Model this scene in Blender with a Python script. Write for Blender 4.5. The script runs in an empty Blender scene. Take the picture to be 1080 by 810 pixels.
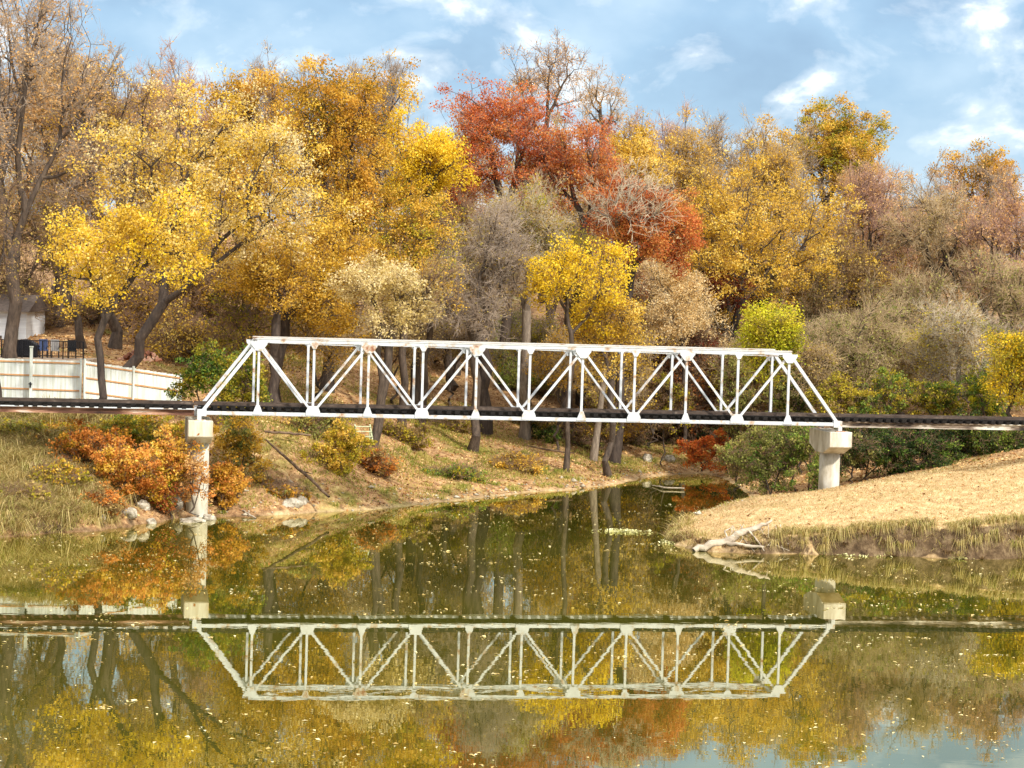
import bpy, bmesh, math, random
import numpy as np
from mathutils import Vector, Matrix, noise as mnoise

random.seed(7)
C = bpy.data.collections.new('place'); 
scene = bpy.context.scene
scene.collection.children.link(C)

# ------------------------------------------------------------------ camera
F, CH, PITCH, ROLL = 2391.1, 12.37, -0.0443, 0.0300
cp, sp = math.cos(PITCH), math.sin(PITCH)
cr, sr = math.cos(ROLL), math.sin(ROLL)
X_ = Vector((1, 0, 0)); FW = Vector((0, cp, sp)); Z_ = Vector((0, -sp, cp))
RT = X_ * cr + Z_ * sr
UP = X_ * (-sr) + Z_ * cr
cam = bpy.data.cameras.new('camera'); camo = bpy.data.objects.new('camera', cam)
scene.collection.objects.link(camo)
m = Matrix((RT, UP, -FW)).transposed().to_4x4(); m.translation = Vector((0, 0, CH))
camo.matrix_world = m
cam.sensor_width = 36; cam.lens = F / 1080 * 36; cam.clip_start = 0.5; cam.clip_end = 9000
scene.camera = camo

# ------------------------------------------------------------------ light
SUN_EL, SUN_AZ = math.radians(38), math.radians(142)       # azimuth clockwise from +Y
sd = Vector((math.sin(SUN_AZ) * math.cos(SUN_EL), math.cos(SUN_AZ) * math.cos(SUN_EL), math.sin(SUN_EL)))
sun = bpy.data.lights.new('sun', 'SUN'); sun.energy = 2.6; sun.angle = math.radians(4); sun.color = (1, .955, .88)
so = bpy.data.objects.new('sun', sun); so.rotation_euler = sd.to_track_quat('Z', 'Y').to_euler(); scene.collection.objects.link(so)
scene.view_settings.view_transform = 'Standard'; scene.view_settings.look = 'None'
scene.view_settings.exposure = 0.95; scene.view_settings.gamma = 1
scene.view_settings.use_curve_mapping = False
scene.cycles.max_bounces = 6; scene.cycles.diffuse_bounces = 3; scene.cycles.glossy_bounces = 2; scene.cycles.transmission_bounces = 2

w = bpy.data.worlds.new('World'); scene.world = w; w.use_nodes = True
nt = w.node_tree; nt.nodes.clear()
def N(nt, t, **k):
    n = nt.nodes.new(t)
    for a, b in k.items():
        if a.startswith('i_'):
            n.inputs[a[2:].replace('_', ' ')].default_value = b
        else: setattr(n, a, b)
    return n
def ramp(nt, stops, interp='LINEAR'):
    r = nt.nodes.new('ShaderNodeValToRGB'); r.color_ramp.interpolation = interp
    el = r.color_ramp.elements
    while len(el) > 1: el.remove(el[-1])
    for i, (p, c) in enumerate(stops):
        e = el[0] if i == 0 else el.new(p)
        e.position = p; e.color = (*c, 1) if len(c) == 3 else c
    return r
L = nt.links.new
sky = N(nt, 'ShaderNodeTexSky', sky_type='NISHITA', sun_disc=False); sky.sun_elevation = SUN_EL; sky.sun_rotation = SUN_AZ
sky.air_density = 1.0; sky.dust_density = 0.4; sky.ozone_density = 2.0
bg = N(nt, 'ShaderNodeBackground', i_Strength=0.10)
L(sky.outputs[0], bg.inputs[0])
tc = N(nt, 'ShaderNodeTexCoord')
mp = N(nt, 'ShaderNodeMapping'); mp.inputs['Scale'].default_value = (1, 1, 1.7); mp.inputs['Location'].default_value = (3.3, 1.2, .4)
L(tc.outputs['Generated'], mp.inputs[0])
n1 = N(nt, 'ShaderNodeTexNoise', i_Scale=21.0, i_Detail=8.0, i_Roughness=0.55, i_Distortion=0.25)
L(mp.outputs[0], n1.inputs[0])
n2 = N(nt, 'ShaderNodeTexNoise', i_Scale=11.0, i_Detail=5.0, i_Roughness=0.5)
L(mp.outputs[0], n2.inputs[0])
cr1 = ramp(nt, [(0.50, (0, 0, 0)), (0.59, (.28, .28, .28)), (0.67, (1, 1, 1))]); L(n1.outputs[0], cr1.inputs[0])
cr2 = ramp(nt, [(0.34, (.21, .33, .49)), (0.50, (.28, .43, .60)), (0.66, (.42, .56, .70))]); L(n2.outputs[0], cr2.inputs[0])
mixc = N(nt, 'ShaderNodeMix', data_type='RGBA'); L(cr1.outputs[0], mixc.inputs[0]); L(cr2.outputs[0], mixc.inputs[6]); mixc.inputs[7].default_value = (.95, .97, .98, 1)
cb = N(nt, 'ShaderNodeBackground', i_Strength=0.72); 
# unseen bright white layer added above the view to raise the ambient fill
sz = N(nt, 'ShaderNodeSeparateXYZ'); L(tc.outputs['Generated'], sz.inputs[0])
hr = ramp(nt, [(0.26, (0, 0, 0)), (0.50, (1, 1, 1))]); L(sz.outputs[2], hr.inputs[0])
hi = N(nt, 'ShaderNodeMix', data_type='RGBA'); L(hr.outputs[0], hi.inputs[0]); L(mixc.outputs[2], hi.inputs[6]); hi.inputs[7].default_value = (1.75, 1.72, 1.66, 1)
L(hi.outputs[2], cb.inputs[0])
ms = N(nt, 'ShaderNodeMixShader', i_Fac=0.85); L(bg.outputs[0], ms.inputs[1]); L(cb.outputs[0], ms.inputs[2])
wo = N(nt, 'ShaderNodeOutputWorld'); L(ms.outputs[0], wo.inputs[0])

# ------------------------------------------------------------------ helpers
def s2l(c):
    return tuple(((v / 255) / 12.92 if v / 255 <= .04045 else ((v / 255 + .055) / 1.055) ** 2.4) for v in c)
def at(px, py, D):
    """point seen at photo pixel (px,py) at distance y = D"""
    U, V = (px - 540) / F, (py - 405) / F
    d = FW + RT * U - UP * V
    t = D / d.y
    return Vector((d.x * t, D, CH + d.z * t))
def on_water(px, py):
    U, V = (px - 540) / F, (py - 405) / F
    d = FW + RT * U - UP * V
    t = -CH / d.z
    return Vector((d.x * t, d.y * t, 0))
def tag(o, label=None, cat=None, group=None, kind=None):
    if label: o['label'] = label
    if cat: o['category'] = cat
    if group: o['group'] = group
    if kind: o['kind'] = kind
    return o
def empty(name, loc=(0, 0, 0), rz=0):
    o = bpy.data.objects.new(name, None); C.objects.link(o); o.location = loc; o.rotation_euler = (0, 0, rz); return o
def link(name, me, mat=None, parent=None):
    o = bpy.data.objects.new(name, me); C.objects.link(o)
    if mat is not None and not me.materials: me.materials.append(mat)
    if parent: o.parent = parent
    return o
def np_mesh(name, V, faces_list, mats=None, smooth=False):
    """faces_list: list of int arrays (n,k)"""
    me = bpy.data.meshes.new(name)
    V = np.asarray(V, dtype=np.float32)
    me.vertices.add(len(V)); me.vertices.foreach_set('co', V.ravel())
    tot = sum(a.size for a in faces_list); nf = sum(len(a) for a in faces_list)
    me.loops.add(tot); me.polygons.add(nf)
    me.loops.foreach_set('vertex_index', np.concatenate([a.ravel() for a in faces_list]).astype(np.int32))
    ls = []; s = 0
    for a in faces_list:
        k = a.shape[1]; ls.append(s + np.arange(len(a)) * k); s += a.size
    me.polygons.foreach_set('loop_start', np.concatenate(ls).astype(np.int32))
    if smooth: me.polygons.foreach_set('use_smooth', np.ones(nf, dtype=bool))
    me.update(calc_edges=True)
    if mats:
        for mm in mats: me.materials.append(mm)
    return me
class MB:
    def __init__(s): s.bm = bmesh.new()
    def box(s, c, d, rz=0, M=None):
        r = bmesh.ops.create_cube(s.bm, size=1)
        mm = Matrix.Translation(Vector(c)) @ Matrix.Rotation(rz, 4, 'Z') @ Matrix.Diagonal((*d, 1))
        if M: mm = M @ mm
        bmesh.ops.transform(s.bm, matrix=mm, verts=r['verts']); return s
    def bar(s, a, b, wd, ht, up=Vector((0, 0, 1))):
        a, b = Vector(a), Vector(b); x = (b - a); Ln = x.length; x = x / Ln
        y = up.cross(x)
        if y.length < .05: y = Vector((0, 1, 0)).cross(x)
        y.normalize(); z = x.cross(y)
        mm = Matrix((x, y, z)).transposed().to_4x4(); mm.translation = (a + b) / 2
        r = bmesh.ops.create_cube(s.bm, size=1)
        bmesh.ops.transform(s.bm, matrix=mm @ Matrix.Diagonal((Ln, wd, ht, 1)), verts=r['verts']); return s
    def cyl(s, a, b, r0, r1=None, n=16):
        r1 = r0 if r1 is None else r1
        a, b = Vector(a), Vector(b); d = b - a
        q = d.to_track_quat('Z', 'Y').to_matrix().to_4x4(); q.translation = (a + b) / 2
        bmesh.ops.create_cone(s.bm, cap_ends=True, segments=n, radius1=r0, radius2=r1, depth=d.length, matrix=q); return s
    def prism(s, pts, y0, y1):
        """polygon in local xz extruded along y"""
        a = [s.bm.verts.new((p[0], y0, p[1])) for p in pts]; b = [s.bm.verts.new((p[0], y1, p[1])) for p in pts]
        n = len(pts); s.bm.faces.new(a); s.bm.faces.new(b[::-1])
        for i in range(n): s.bm.faces.new((a[i], b[i], b[(i + 1) % n], a[(i + 1) % n]))
        return s
    def bevel(s, w_):
        bmesh.ops.bevel(s.bm, geom=list(s.bm.edges), offset=w_, segments=1, affect='EDGES', profile=.5); return s
    def build(s, name, mat, parent=None):
        bmesh.ops.recalc_face_normals(s.bm, faces=s.bm.faces)
        me = bpy.data.meshes.new(name); s.bm.to_mesh(me); s.bm.free()
        return link(name, me, mat, parent)

# ------------------------------------------------------------------ materials
def mat(name):
    mm = bpy.data.materials.new(name); mm.use_nodes = True
    mm.node_tree.nodes.clear(); return mm, mm.node_tree
def leaf_mat(name, cols, rough=.6, tr=.42, scale=.35):
    """cols: srgb list of leaf colours; each leaf takes one, shifted by a slow noise over the crown"""
    mm, t = mat(name); L = t.links.new
    g = N(t, 'ShaderNodeNewGeometry'); no = N(t, 'ShaderNodeTexNoise', i_Scale=scale, i_Detail=2.0)
    L(g.outputs['Position'], no.inputs['Vector'])
    a = N(t, 'ShaderNodeMath', operation='MULTIPLY_ADD'); L(no.outputs[0], a.inputs[0]); a.inputs[1].default_value = 2.0; a.inputs[2].default_value = -1.0
    b = N(t, 'ShaderNodeMath', operation='MULTIPLY_ADD'); L(g.outputs['Random Per Island'], b.inputs[0]); b.inputs[1].default_value = .95; 
    bb = N(t, 'ShaderNodeMath', operation='ADD', use_clamp=True); bb.inputs[1].default_value = .025
    L(a.outputs[0], b.inputs[2]); L(b.outputs[0], bb.inputs[0])
    n = len(cols); r = ramp(t, [(i / (n - 1), s2l(c)) for i, c in enumerate(cols)]); L(bb.outputs[0], r.inputs[0])
    df = N(t, 'ShaderNodeBsdfPrincipled', i_Roughness=rough); L(r.outputs[0], df.inputs['Base Color'])
    df.inputs['Specular IOR Level'].default_value = .25
    tl = N(t, 'ShaderNodeBsdfTranslucent'); L(r.outputs[0], tl.inputs[0])
    mx = N(t, 'ShaderNodeMixShader', i_Fac=tr); L(df.outputs[0], mx.inputs[1]); L(tl.outputs[0], mx.inputs[2])
    o = N(t, 'ShaderNodeOutputMaterial'); L(mx.outputs[0], o.inputs[0]); return mm
def noisy(name, cols, scale=3., detail=6., rough=.8, bump=.3, bscale=None, stretch=(1, 1, 1), coord='Object', dist=0, metal=0, bdist=.02, spec=.3):
    """cols: [(pos, srgb)...]"""
    mm, t = mat(name); L = t.links.new
    tcn = N(t, 'ShaderNodeTexCoord'); mp = N(t, 'ShaderNodeMapping'); mp.inputs['Scale'].default_value = stretch
    L(tcn.outputs[coord], mp.inputs[0])
    no = N(t, 'ShaderNodeTexNoise', i_Scale=scale, i_Detail=detail, i_Roughness=.62, i_Distortion=dist); L(mp.outputs[0], no.inputs[0])
    r = ramp(t, [(p, s2l(c)) for p, c in cols]); L(no.outputs[0], r.inputs[0])
    b = N(t, 'ShaderNodeBsdfPrincipled', i_Roughness=rough, i_Metallic=metal); L(r.outputs[0], b.inputs['Base Color'])
    b.inputs['Specular IOR Level'].default_value = spec
    n2 = N(t, 'ShaderNodeTexNoise', i_Scale=bscale or scale * 4, i_Detail=5.); L(mp.outputs[0], n2.inputs[0])
    bp = N(t, 'ShaderNodeBump', i_Strength=bump, i_Distance=bdist); L(n2.outputs[0], bp.inputs['Height']); L(bp.outputs[0], b.inputs['Normal'])
    o = N(t, 'ShaderNodeOutputMaterial'); L(b.outputs[0], o.inputs[0]); return mm

LM = {
 'yellow': leaf_mat('leaf_yellow', [(172, 138, 34), (222, 180, 52), (238, 202, 84), (244, 218, 128)]),
 'gold': leaf_mat('leaf_gold', [(150, 118, 30), (204, 158, 44), (226, 182, 66), (238, 202, 100)]),
 'amber': leaf_mat('leaf_amber', [(112, 104, 26), (176, 130, 34), (206, 148, 48), (216, 168, 66)]),
 'bright': leaf_mat('leaf_bright', [(196, 164, 26), (236, 196, 34), (246, 212, 56), (250, 222, 88)]),
 'pale': leaf_mat('leaf_pale', [(186, 160, 90), (214, 190, 120), (228, 206, 146), (236, 218, 170)]),
 'cream': leaf_mat('leaf_cream', [(196, 160, 98), (226, 192, 130), (238, 210, 154), (242, 222, 178)]),
 'red': leaf_mat('leaf_red', [(150, 70, 36), (196, 98, 48), (214, 126, 64), (222, 160, 84)]),
 'rust': leaf_mat('leaf_rust', [(146, 80, 36), (188, 112, 58), (206, 134, 74), (210, 156, 72)]),
 'maroon': leaf_mat('leaf_maroon', [(84, 34, 26), (120, 48, 32), (142, 66, 40)]),
 'peach': leaf_mat('leaf_peach', [(190, 142, 82), (220, 172, 106), (236, 196, 132)]),
 'tan': leaf_mat('leaf_tan', [(132, 106, 66), (164, 136, 84), (190, 160, 100), (176, 160, 70)]),
 'olive': leaf_mat('leaf_olive', [(88, 94, 38), (128, 130, 60), (158, 156, 80), (184, 174, 96)]),
 'green': leaf_mat('leaf_green', [(60, 88, 30), (96, 124, 42), (128, 148, 56), (164, 166, 70)]),
 'dkgreen': leaf_mat('leaf_dark_green', [(34, 50, 20), (54, 72, 28), (78, 92, 36)]),
 'lime': leaf_mat('leaf_lime', [(150, 160, 30), (190, 186, 34), (214, 204, 50), (226, 210, 60)]),
 'ygreen': leaf_mat('leaf_yellow_green', [(116, 118, 30), (158, 148, 40), (190, 170, 50), (206, 180, 60)]),
 'orange': leaf_mat('leaf_orange', [(164, 98, 34), (212, 134, 54), (230, 156, 80), (224, 176, 84)]),
 'scarlet': leaf_mat('leaf_scarlet', [(160, 74, 30), (204, 98, 40), (220, 126, 58), (200, 146, 62)]),
 'brown': leaf_mat('leaf_brown', [(78, 56, 34), (104, 78, 46), (130, 100, 60), (112, 104, 54)]),
}
BARK = noisy('bark', [(.3, (46, 38, 32)), (.6, (88, 74, 62)), (.8, (120, 106, 90))], scale=6, stretch=(1, 1, .25), bump=.8, bdist=.05, coord='Object')
BARKD = noisy('bark_dark', [(.3, (40, 32, 29)), (.6, (76, 64, 55)), (.8, (106, 92, 80))], scale=6, stretch=(1, 1, .25), bump=.8, bdist=.05)
BARKL = noisy('bark_grey', [(.3, (96, 84, 72)), (.6, (140, 126, 110)), (.8, (176, 162, 142))], scale=6, stretch=(1, 1, .25), bump=.8, bdist=.05)
def twig_mat(name, c): return noisy(name, [(.3, tuple(int(v * .85) for v in c)), (.7, tuple(min(int(v * 1.12), 240) for v in c))], scale=.8, bump=0)
TW = {'grey': twig_mat('twig_grey', (164, 146, 128)), 'brown': twig_mat('twig_brown', (140, 112, 88)), 'rose': twig_mat('twig_rose', (178, 142, 124)),
      'tan': twig_mat('twig_tan', (182, 158, 120)), 'pale': twig_mat('twig_pale', (196, 180, 152))}

# ------------------------------------------------------------------ terrain
def wpt(px, py): p = on_water(px, py); return (p.x, p.y)
shore = [(-1500, 30), (1500, 30), (1500, 98), (200, 104), (60, 106)]
shore += [wpt(*p) for p in [(1080, 589), (1020, 590), (960, 587), (900, 586), (840, 584), (790, 584), (735, 581), (708, 573), (702, 564), (722, 554), (758, 547), (795, 537),
          (800, 528), (782, 515), (768, 506), (745, 499), (700, 501), (672, 505), (648, 511), (600, 517), (560, 519), (520, 524), (450, 531), (400, 537), (345, 540), (300, 543),
          (258, 545), (232, 545), (192, 546), (165, 551), (130, 556), (100, 560), (50, 563), (0, 567)]]
shore += [(-34, 110), (-60, 107), (-200, 104), (-1500, 100)]
SH = np.array(shore)
def shore_dist(x, y):
    """signed distance, negative in the water"""
    P = np.stack([x, y], -1); d = np.full(x.shape, 1e9); ins = np.zeros(x.shape, bool)
    n = len(SH)
    for i in range(n):
        a, b = SH[i], SH[(i + 1) % n]; e = b - a
        t = np.clip(((P - a) @ e) / (e @ e), 0, 1)
        q = P - a - t[..., None] * e
        d = np.minimum(d, np.hypot(q[..., 0], q[..., 1]))
        if a[1] != b[1]:
            c = ((a[1] > y) != (b[1] > y)) & (x < (b[0] - a[0]) * (y - a[1]) / (b[1] - a[1]) + a[0])
            ins ^= c
    return np.where(ins, -d, d)
# control heights: (px, D, z)
CTL = [(-300, 118, 3.6), (-300, 124, 5.0), (-300, 150, 7), (-300, 110.5, 1.5), (-300, 113, 2.4), (0, 106, 1.0), (0, 110, 2.2), (100, 109, .9), (100, 113, 1.9), (0, 115, 3.2), (0, 118.5, 4.4), (0, 123, 4.9), (0, 132, 5.4), (0, 136, 7.0), (0, 150, 7.6), (100, 116, 2.8), (100, 119, 4.5), (100, 123, 4.9),
       (100, 130, 5.6), (100, 136, 6.9), (100, 150, 7.8), (190, 116, .7), (235, 117, .8), (200, 119, 3.2), (200, 124, 4.5), (200, 135, 5.2), (200, 150, 7), (320, 120, 1.6), (320, 125, 3.0), (320, 132, 4.1), (320, 145, 5.6),
       (420, 128, .9), (420, 135, 2.0), (420, 145, 3.6), (420, 160, 6.4), (500, 135, .9), (500, 142, 1.7), (500, 150, 2.4), (500, 165, 4.4), (500, 180, 7.2), (600, 145, 1.1), (600, 155, 2.2), (600, 170, 4.6),
       (700, 158, 1.2), (700, 170, 3.5), (700, 185, 7), (770, 155, 1.4), (820, 140, .9), (820, 150, 2.), (820, 170, 4.5), (760, 114, 1.05), (760, 118, .9), (735, 112, .7), (800, 112, 1.35), (800, 118, 1.5), (873, 112, 1.6), (873, 120, 1.95), (860, 127, 1.0),
       (940, 112, 1.9), (940, 120, 2.55), (950, 128, 2.2), (1010, 112, 2.1), (1010, 120, 3.0), (1010, 128, 3.5), (1080, 112, 2.3), (1080, 120, 3.4), (1080, 128, 4.4), (1200, 112, 2.6), (1200, 120, 4.0), (1200, 130, 5.2), (1500, 115, 3.2), (1500, 130, 5.5), (940, 138, 2.2), (1080, 138, 3.6),
       (940, 155, 4.0), (1080, 155, 5.6), (1400, 155, 7), (940, 175, 8.5), (1080, 175, 9.5), (820, 185, 8.5)]
for px in range(-500, 1700, 200):
    for D, z in ((200, 12.0), (230, 15.5), (280, 17.5)):
        CTL.append((px, D, z + (1.5 if px < 450 else (-1.0 if px > 850 else 0))))
    if px < 300: CTL.append((px, 175, 10.5))
cpx = np.array([((p - 540) / F * D * 1.0, D, z) for p, D, z in CTL])
def tps(r): 
    r2 = r * r + 1e-9; return .5 * r2 * np.log(r2)
_A = tps(np.hypot(cpx[:, None, 0] - cpx[None, :, 0], cpx[:, None, 1] - cpx[None, :, 1])) + np.eye(len(cpx)) * 2.0
_P = np.c_[np.ones(len(cpx)), cpx[:, :2]]
_M = np.block([[_A, _P], [_P.T, np.zeros((3, 3))]])
_W = np.linalg.solve(_M, np.r_[cpx[:, 2], 0, 0, 0])
def vnoise(x, y, s, seed=0):
    xs, ys = x * s + seed * 17.3, y * s - seed * 9.1
    return (np.sin(xs * 1.7 + np.sin(ys * 1.3 + seed) * 1.6) + np.sin(ys * 1.9 + np.sin(xs * 1.1 - seed) * 1.7) + .6 * np.sin((xs + ys) * 2.3 + seed)) / 2.6
def ground_z(x, y):
    x = np.asarray(x, float); y = np.asarray(y, float); sh = x.shape
    xf, yf = x.ravel(), y.ravel(); out = np.zeros(xf.size)
    for s in range(0, xf.size, 20000):
        xx, yy = xf[s:s + 20000], yf[s:s + 20000]
        xc, yc = np.clip(xx, -70, 75), np.clip(yy, 105, 280)
        K = tps(np.hypot(xc[:, None] - cpx[None, :, 0], yc[:, None] - cpx[None, :, 1]))
        z = K @ _W[:-3] + _W[-3] + _W[-2] * xc + _W[-1] * yc
        z = np.clip(z, .35, 24)
        z = np.where(yy > 280, z + np.minimum((yy - 280) * .004, 3), z)
        z = z + .12 * vnoise(xx, yy, .5, 1) + .05 * vnoise(xx, yy, 1.7, 2)
        z = np.where(yy < 70, 10.8, z)                                     # the viewer's own bank
        d = shore_dist(xx, yy)
        dn = d + .22 * vnoise(xx, yy, 1.1, 3) + .16 * vnoise(xx, yy, 2.9, 4)
        pen = (xx > 7) & (yy < 121)
        slope = np.where(pen, np.clip(1.2 + (xx - 11) * .35, 1.0, 3.0) + .8 * vnoise(xx, yy, .8, 9), np.where(xx < -16.5, 1.0, np.where(xx < -13, .45,  np.where(xx < -6, .5, .22))))
        slope = np.where(yy < 70, .4, slope)
        bank = .04 + slope * np.maximum(dn, 0)
        k = .35; h = np.clip(.5 + .5 * (bank - z) / k, 0, 1)
        zb = bank * (1 - h) + z * h - k * h * (1 - h)
        out[s:s + 20000] = np.where(dn > 0, np.maximum(zb, .02 + np.minimum(dn, 2) * .15), np.maximum(dn * .5, -2.5))
    return out.reshape(sh)
def gz(x, y): return float(ground_z(np.array([x]), np.array([y]))[0])
def axis(lo, hi, st, far, fine=None):
    a = list(np.arange(lo, hi + st / 2, st))
    if fine: a = sorted(set(np.round([v for v in a if not fine[0] < v < fine[1]] + list(np.arange(fine[0], fine[1], fine[2])), 3)))
    s = st; v = hi; b = []
    while v < far: s *= 1.35; v += s; b.append(v)
    s = st; v = lo; c = []
    while v > -far: s *= 1.35; v -= s; c.append(v)
    return np.array(c[::-1] + a + b)
gx = axis(-45, 52, .2, 6000); gy = axis(100, 200, .5, 6000, (105.5, 124, .16))
gy = np.array(sorted(set([v for v in gy if not -5 < v < 75] + [-5, 0, 5, 10, 15, 20, 25, 28, 30, 33, 40, 50, 65])))
GX, GY = np.meshgrid(gx, gy); GZ = ground_z(GX, GY)
nx, ny = len(gx), len(gy)
idx = np.arange(nx * ny).reshape(ny, nx)
quads = np.stack([idx[:-1, :-1], idx[:-1, 1:], idx[1:, 1:], idx[1:, :-1]], -1).reshape(-1, 4)

mm, t = mat('ground_leaf_litter'); L = t.links.new
g = N(t, 'ShaderNodeNewGeometry'); sx = N(t, 'ShaderNodeSeparateXYZ'); L(g.outputs['Position'], sx.inputs[0]); sx2 = N(t, 'ShaderNodeSeparateXYZ'); L(g.outputs['Normal'], sx2.inputs[0])
nA = N(t, 'ShaderNodeTexNoise', i_Scale=2.2, i_Detail=8., i_Roughness=.7); L(g.outputs['Position'], nA.inputs['Vector'])
nB = N(t, 'ShaderNodeTexNoise', i_Scale=.22, i_Detail=4., i_Roughness=.6); L(g.outputs['Position'], nB.inputs['Vector'])
litter = ramp(t, [(.30, s2l((92, 66, 44))), (.48, s2l((156, 120, 84))), (.62, s2l((190, 156, 112))), (.8, s2l((212, 188, 146)))]); L(nA.outputs[0], litter.inputs[0])
dry = ramp(t, [(.30, s2l((140, 110, 72))), (.5, s2l((186, 156, 112))), (.68, s2l((208, 182, 138))), (.85, s2l((220, 198, 158)))]); L(nA.outputs[0], dry.inputs[0])
grs = ramp(t, [(.30, s2l((70, 82, 26))), (.5, s2l((122, 126, 50))), (.75, s2l((170, 162, 84)))]); L(nA.outputs[0], grs.inputs[0])
mud = ramp(t, [(.30, s2l((44, 34, 24))), (.5, s2l((92, 74, 54))), (.75, s2l((140, 120, 92)))]); L(nA.outputs[0], mud.inputs[0])
def mth(op, a, b=None, clamp=False):
    n = N(t, 'ShaderNodeMath', operation=op, use_clamp=clamp)
    for i, v in enumerate((a, b)):
        if v is None: continue
        if isinstance(v, (int, float)): n.inputs[i].default_value = v
        else: L(v, n.inputs[i])
    return n.outputs[0]
# green patches where the slow noise is high, dry mown grass on the right hand point, mud by the waterline
gp = mth('MULTIPLY', mth('SUBTRACT', nB.outputs[0], .56), 6., True)
pen = mth('MULTIPLY', mth('MULTIPLY', mth('SUBTRACT', sx.outputs[0], 6.), 1., True), mth('MULTIPLY', mth('SUBTRACT', 131., sx.outputs[1]), .5, True))
gp2 = mth('MULTIPLY', gp, mth('SUBTRACT', 1., mth('MULTIPLY', pen, .75)))
m1 = N(t, 'ShaderNodeMix', data_type='RGBA'); L(pen, m1.inputs[0]); L(litter.outputs[0], m1.inputs[6]); L(dry.outputs[0], m1.inputs[7])
m2 = N(t, 'ShaderNodeMix', data_type='RGBA'); L(gp2, m2.inputs[0]); L(m1.outputs[2], m2.inputs[6]); L(grs.outputs[0], m2.inputs[7])
cut = mth('MULTIPLY', mth('SUBTRACT', .80, sx2.outputs[2]), 6., True)
wet0 = mth('SUBTRACT', 1., mth('MULTIPLY', mth('ADD', sx.outputs[2], mth('MULTIPLY', nA.outputs[0], .3)), 2.6, True), True)
gravel = ramp(t, [(.30, s2l((120, 100, 74))), (.5, s2l((178, 156, 118))), (.7, s2l((206, 188, 152)))]); L(nA.outputs[0], gravel.inputs[0])
mid = mth('MULTIPLY', mth('MULTIPLY', mth('ADD', sx.outputs[0], 13.), 1., True), mth('SUBTRACT', 1., pen))
mg = N(t, 'ShaderNodeMix', data_type='RGBA'); L(mid, mg.inputs[0]); L(mud.outputs[0], mg.inputs[6]); L(gravel.outputs[0], mg.inputs[7])
wet = mth('MAXIMUM', wet0, cut)
m3 = N(t, 'ShaderNodeMix', data_type='RGBA'); L(wet, m3.inputs[0]); L(m2.outputs[2], m3.inputs[6]); L(mg.outputs[2], m3.inputs[7])
b = N(t, 'ShaderNodeBsdfPrincipled', i_Roughness=.95); b.inputs['Specular IOR Level'].default_value = .1
L(m3.outputs[2], b.inputs['Base Color'])
nC = N(t, 'ShaderNodeTexNoise', i_Scale=7., i_Detail=6.); L(g.outputs['Position'], nC.inputs['Vector'])
bp = N(t, 'ShaderNodeBump', i_Strength=.8, i_Distance=.12); L(nC.outputs[0], bp.inputs['Height']); L(bp.outputs[0], b.inputs['Normal'])
L(b.outputs[0], N(t, 'ShaderNodeOutputMaterial').inputs[0])
ground = link('ground', np_mesh('ground', np.stack([GX, GY, GZ], -1).reshape(-1, 3), [quads], [mm], True)); tag(ground, kind='structure')

# ------------------------------------------------------------------ water
mm, t = mat('river_water'); L = t.links.new
g = N(t, 'ShaderNodeNewGeometry')
mp = N(t, 'ShaderNodeMapping'); mp.inputs['Scale'].default_value = (.55, 1.0, 1); L(g.outputs['Position'], mp.inputs[0])
r1 = N(t, 'ShaderNodeTexNoise', i_Scale=1.1, i_Detail=3., i_Roughness=.5); L(mp.outputs[0], r1.inputs[0])
r2 = N(t, 'ShaderNodeTexNoise', i_Scale=.16, i_Detail=2.); L(mp.outputs[0], r2.inputs[0])
b1 = N(t, 'ShaderNodeBump', i_Strength=.5, i_Distance=.0022); L(r1.outputs[0], b1.inputs['Height'])
b2 = N(t, 'ShaderNodeBump', i_Strength=.5, i_Distance=.004); L(r2.outputs[0], b2.inputs['Height']); L(b1.outputs[0], b2.inputs['Normal'])
mc = N(t, 'ShaderNodeTexNoise', i_Scale=.09, i_Detail=3.); L(g.outputs['Position'], mc.inputs['Vector'])
mr = ramp(t, [(.35, (.046, .048, .005)), (.65, (.08, .076, .007))]); L(mc.outputs[0], mr.inputs[0])
df = N(t, 'ShaderNodeBsdfDiffuse'); L(mr.outputs[0], df.inputs[0])
gl = N(t, 'ShaderNodeBsdfGlossy', i_Roughness=.006); gl.inputs[0].default_value = (1.0, .98, .79, 1); L(b2.outputs[0], gl.inputs['Normal'])
fr = N(t, 'ShaderNodeFresnel', i_IOR=2.8); L(b2.outputs[0], fr.inputs['Normal'])
mx = N(t, 'ShaderNodeMixShader'); fm = N(t, 'ShaderNodeMath', operation='MULTIPLY', use_clamp=True); fm.inputs[1].default_value = 1.32; L(fr.outputs[0], fm.inputs[0]); L(fm.outputs[0], mx.inputs[0]); L(df.outputs[0], mx.inputs[1]); L(gl.outputs[0], mx.inputs[2])
L(mx.outputs[0], N(t, 'ShaderNodeOutputMaterial').inputs[0])
wv = np.array([(-1600, 20, 0), (1600, 20, 0), (1600, 190, 0), (-1600, 190, 0)], float)
water = link('river_water', np_mesh('river_water', wv, [np.array([[0, 1, 2, 3]])], [mm])); tag(water, kind='structure')

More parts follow.
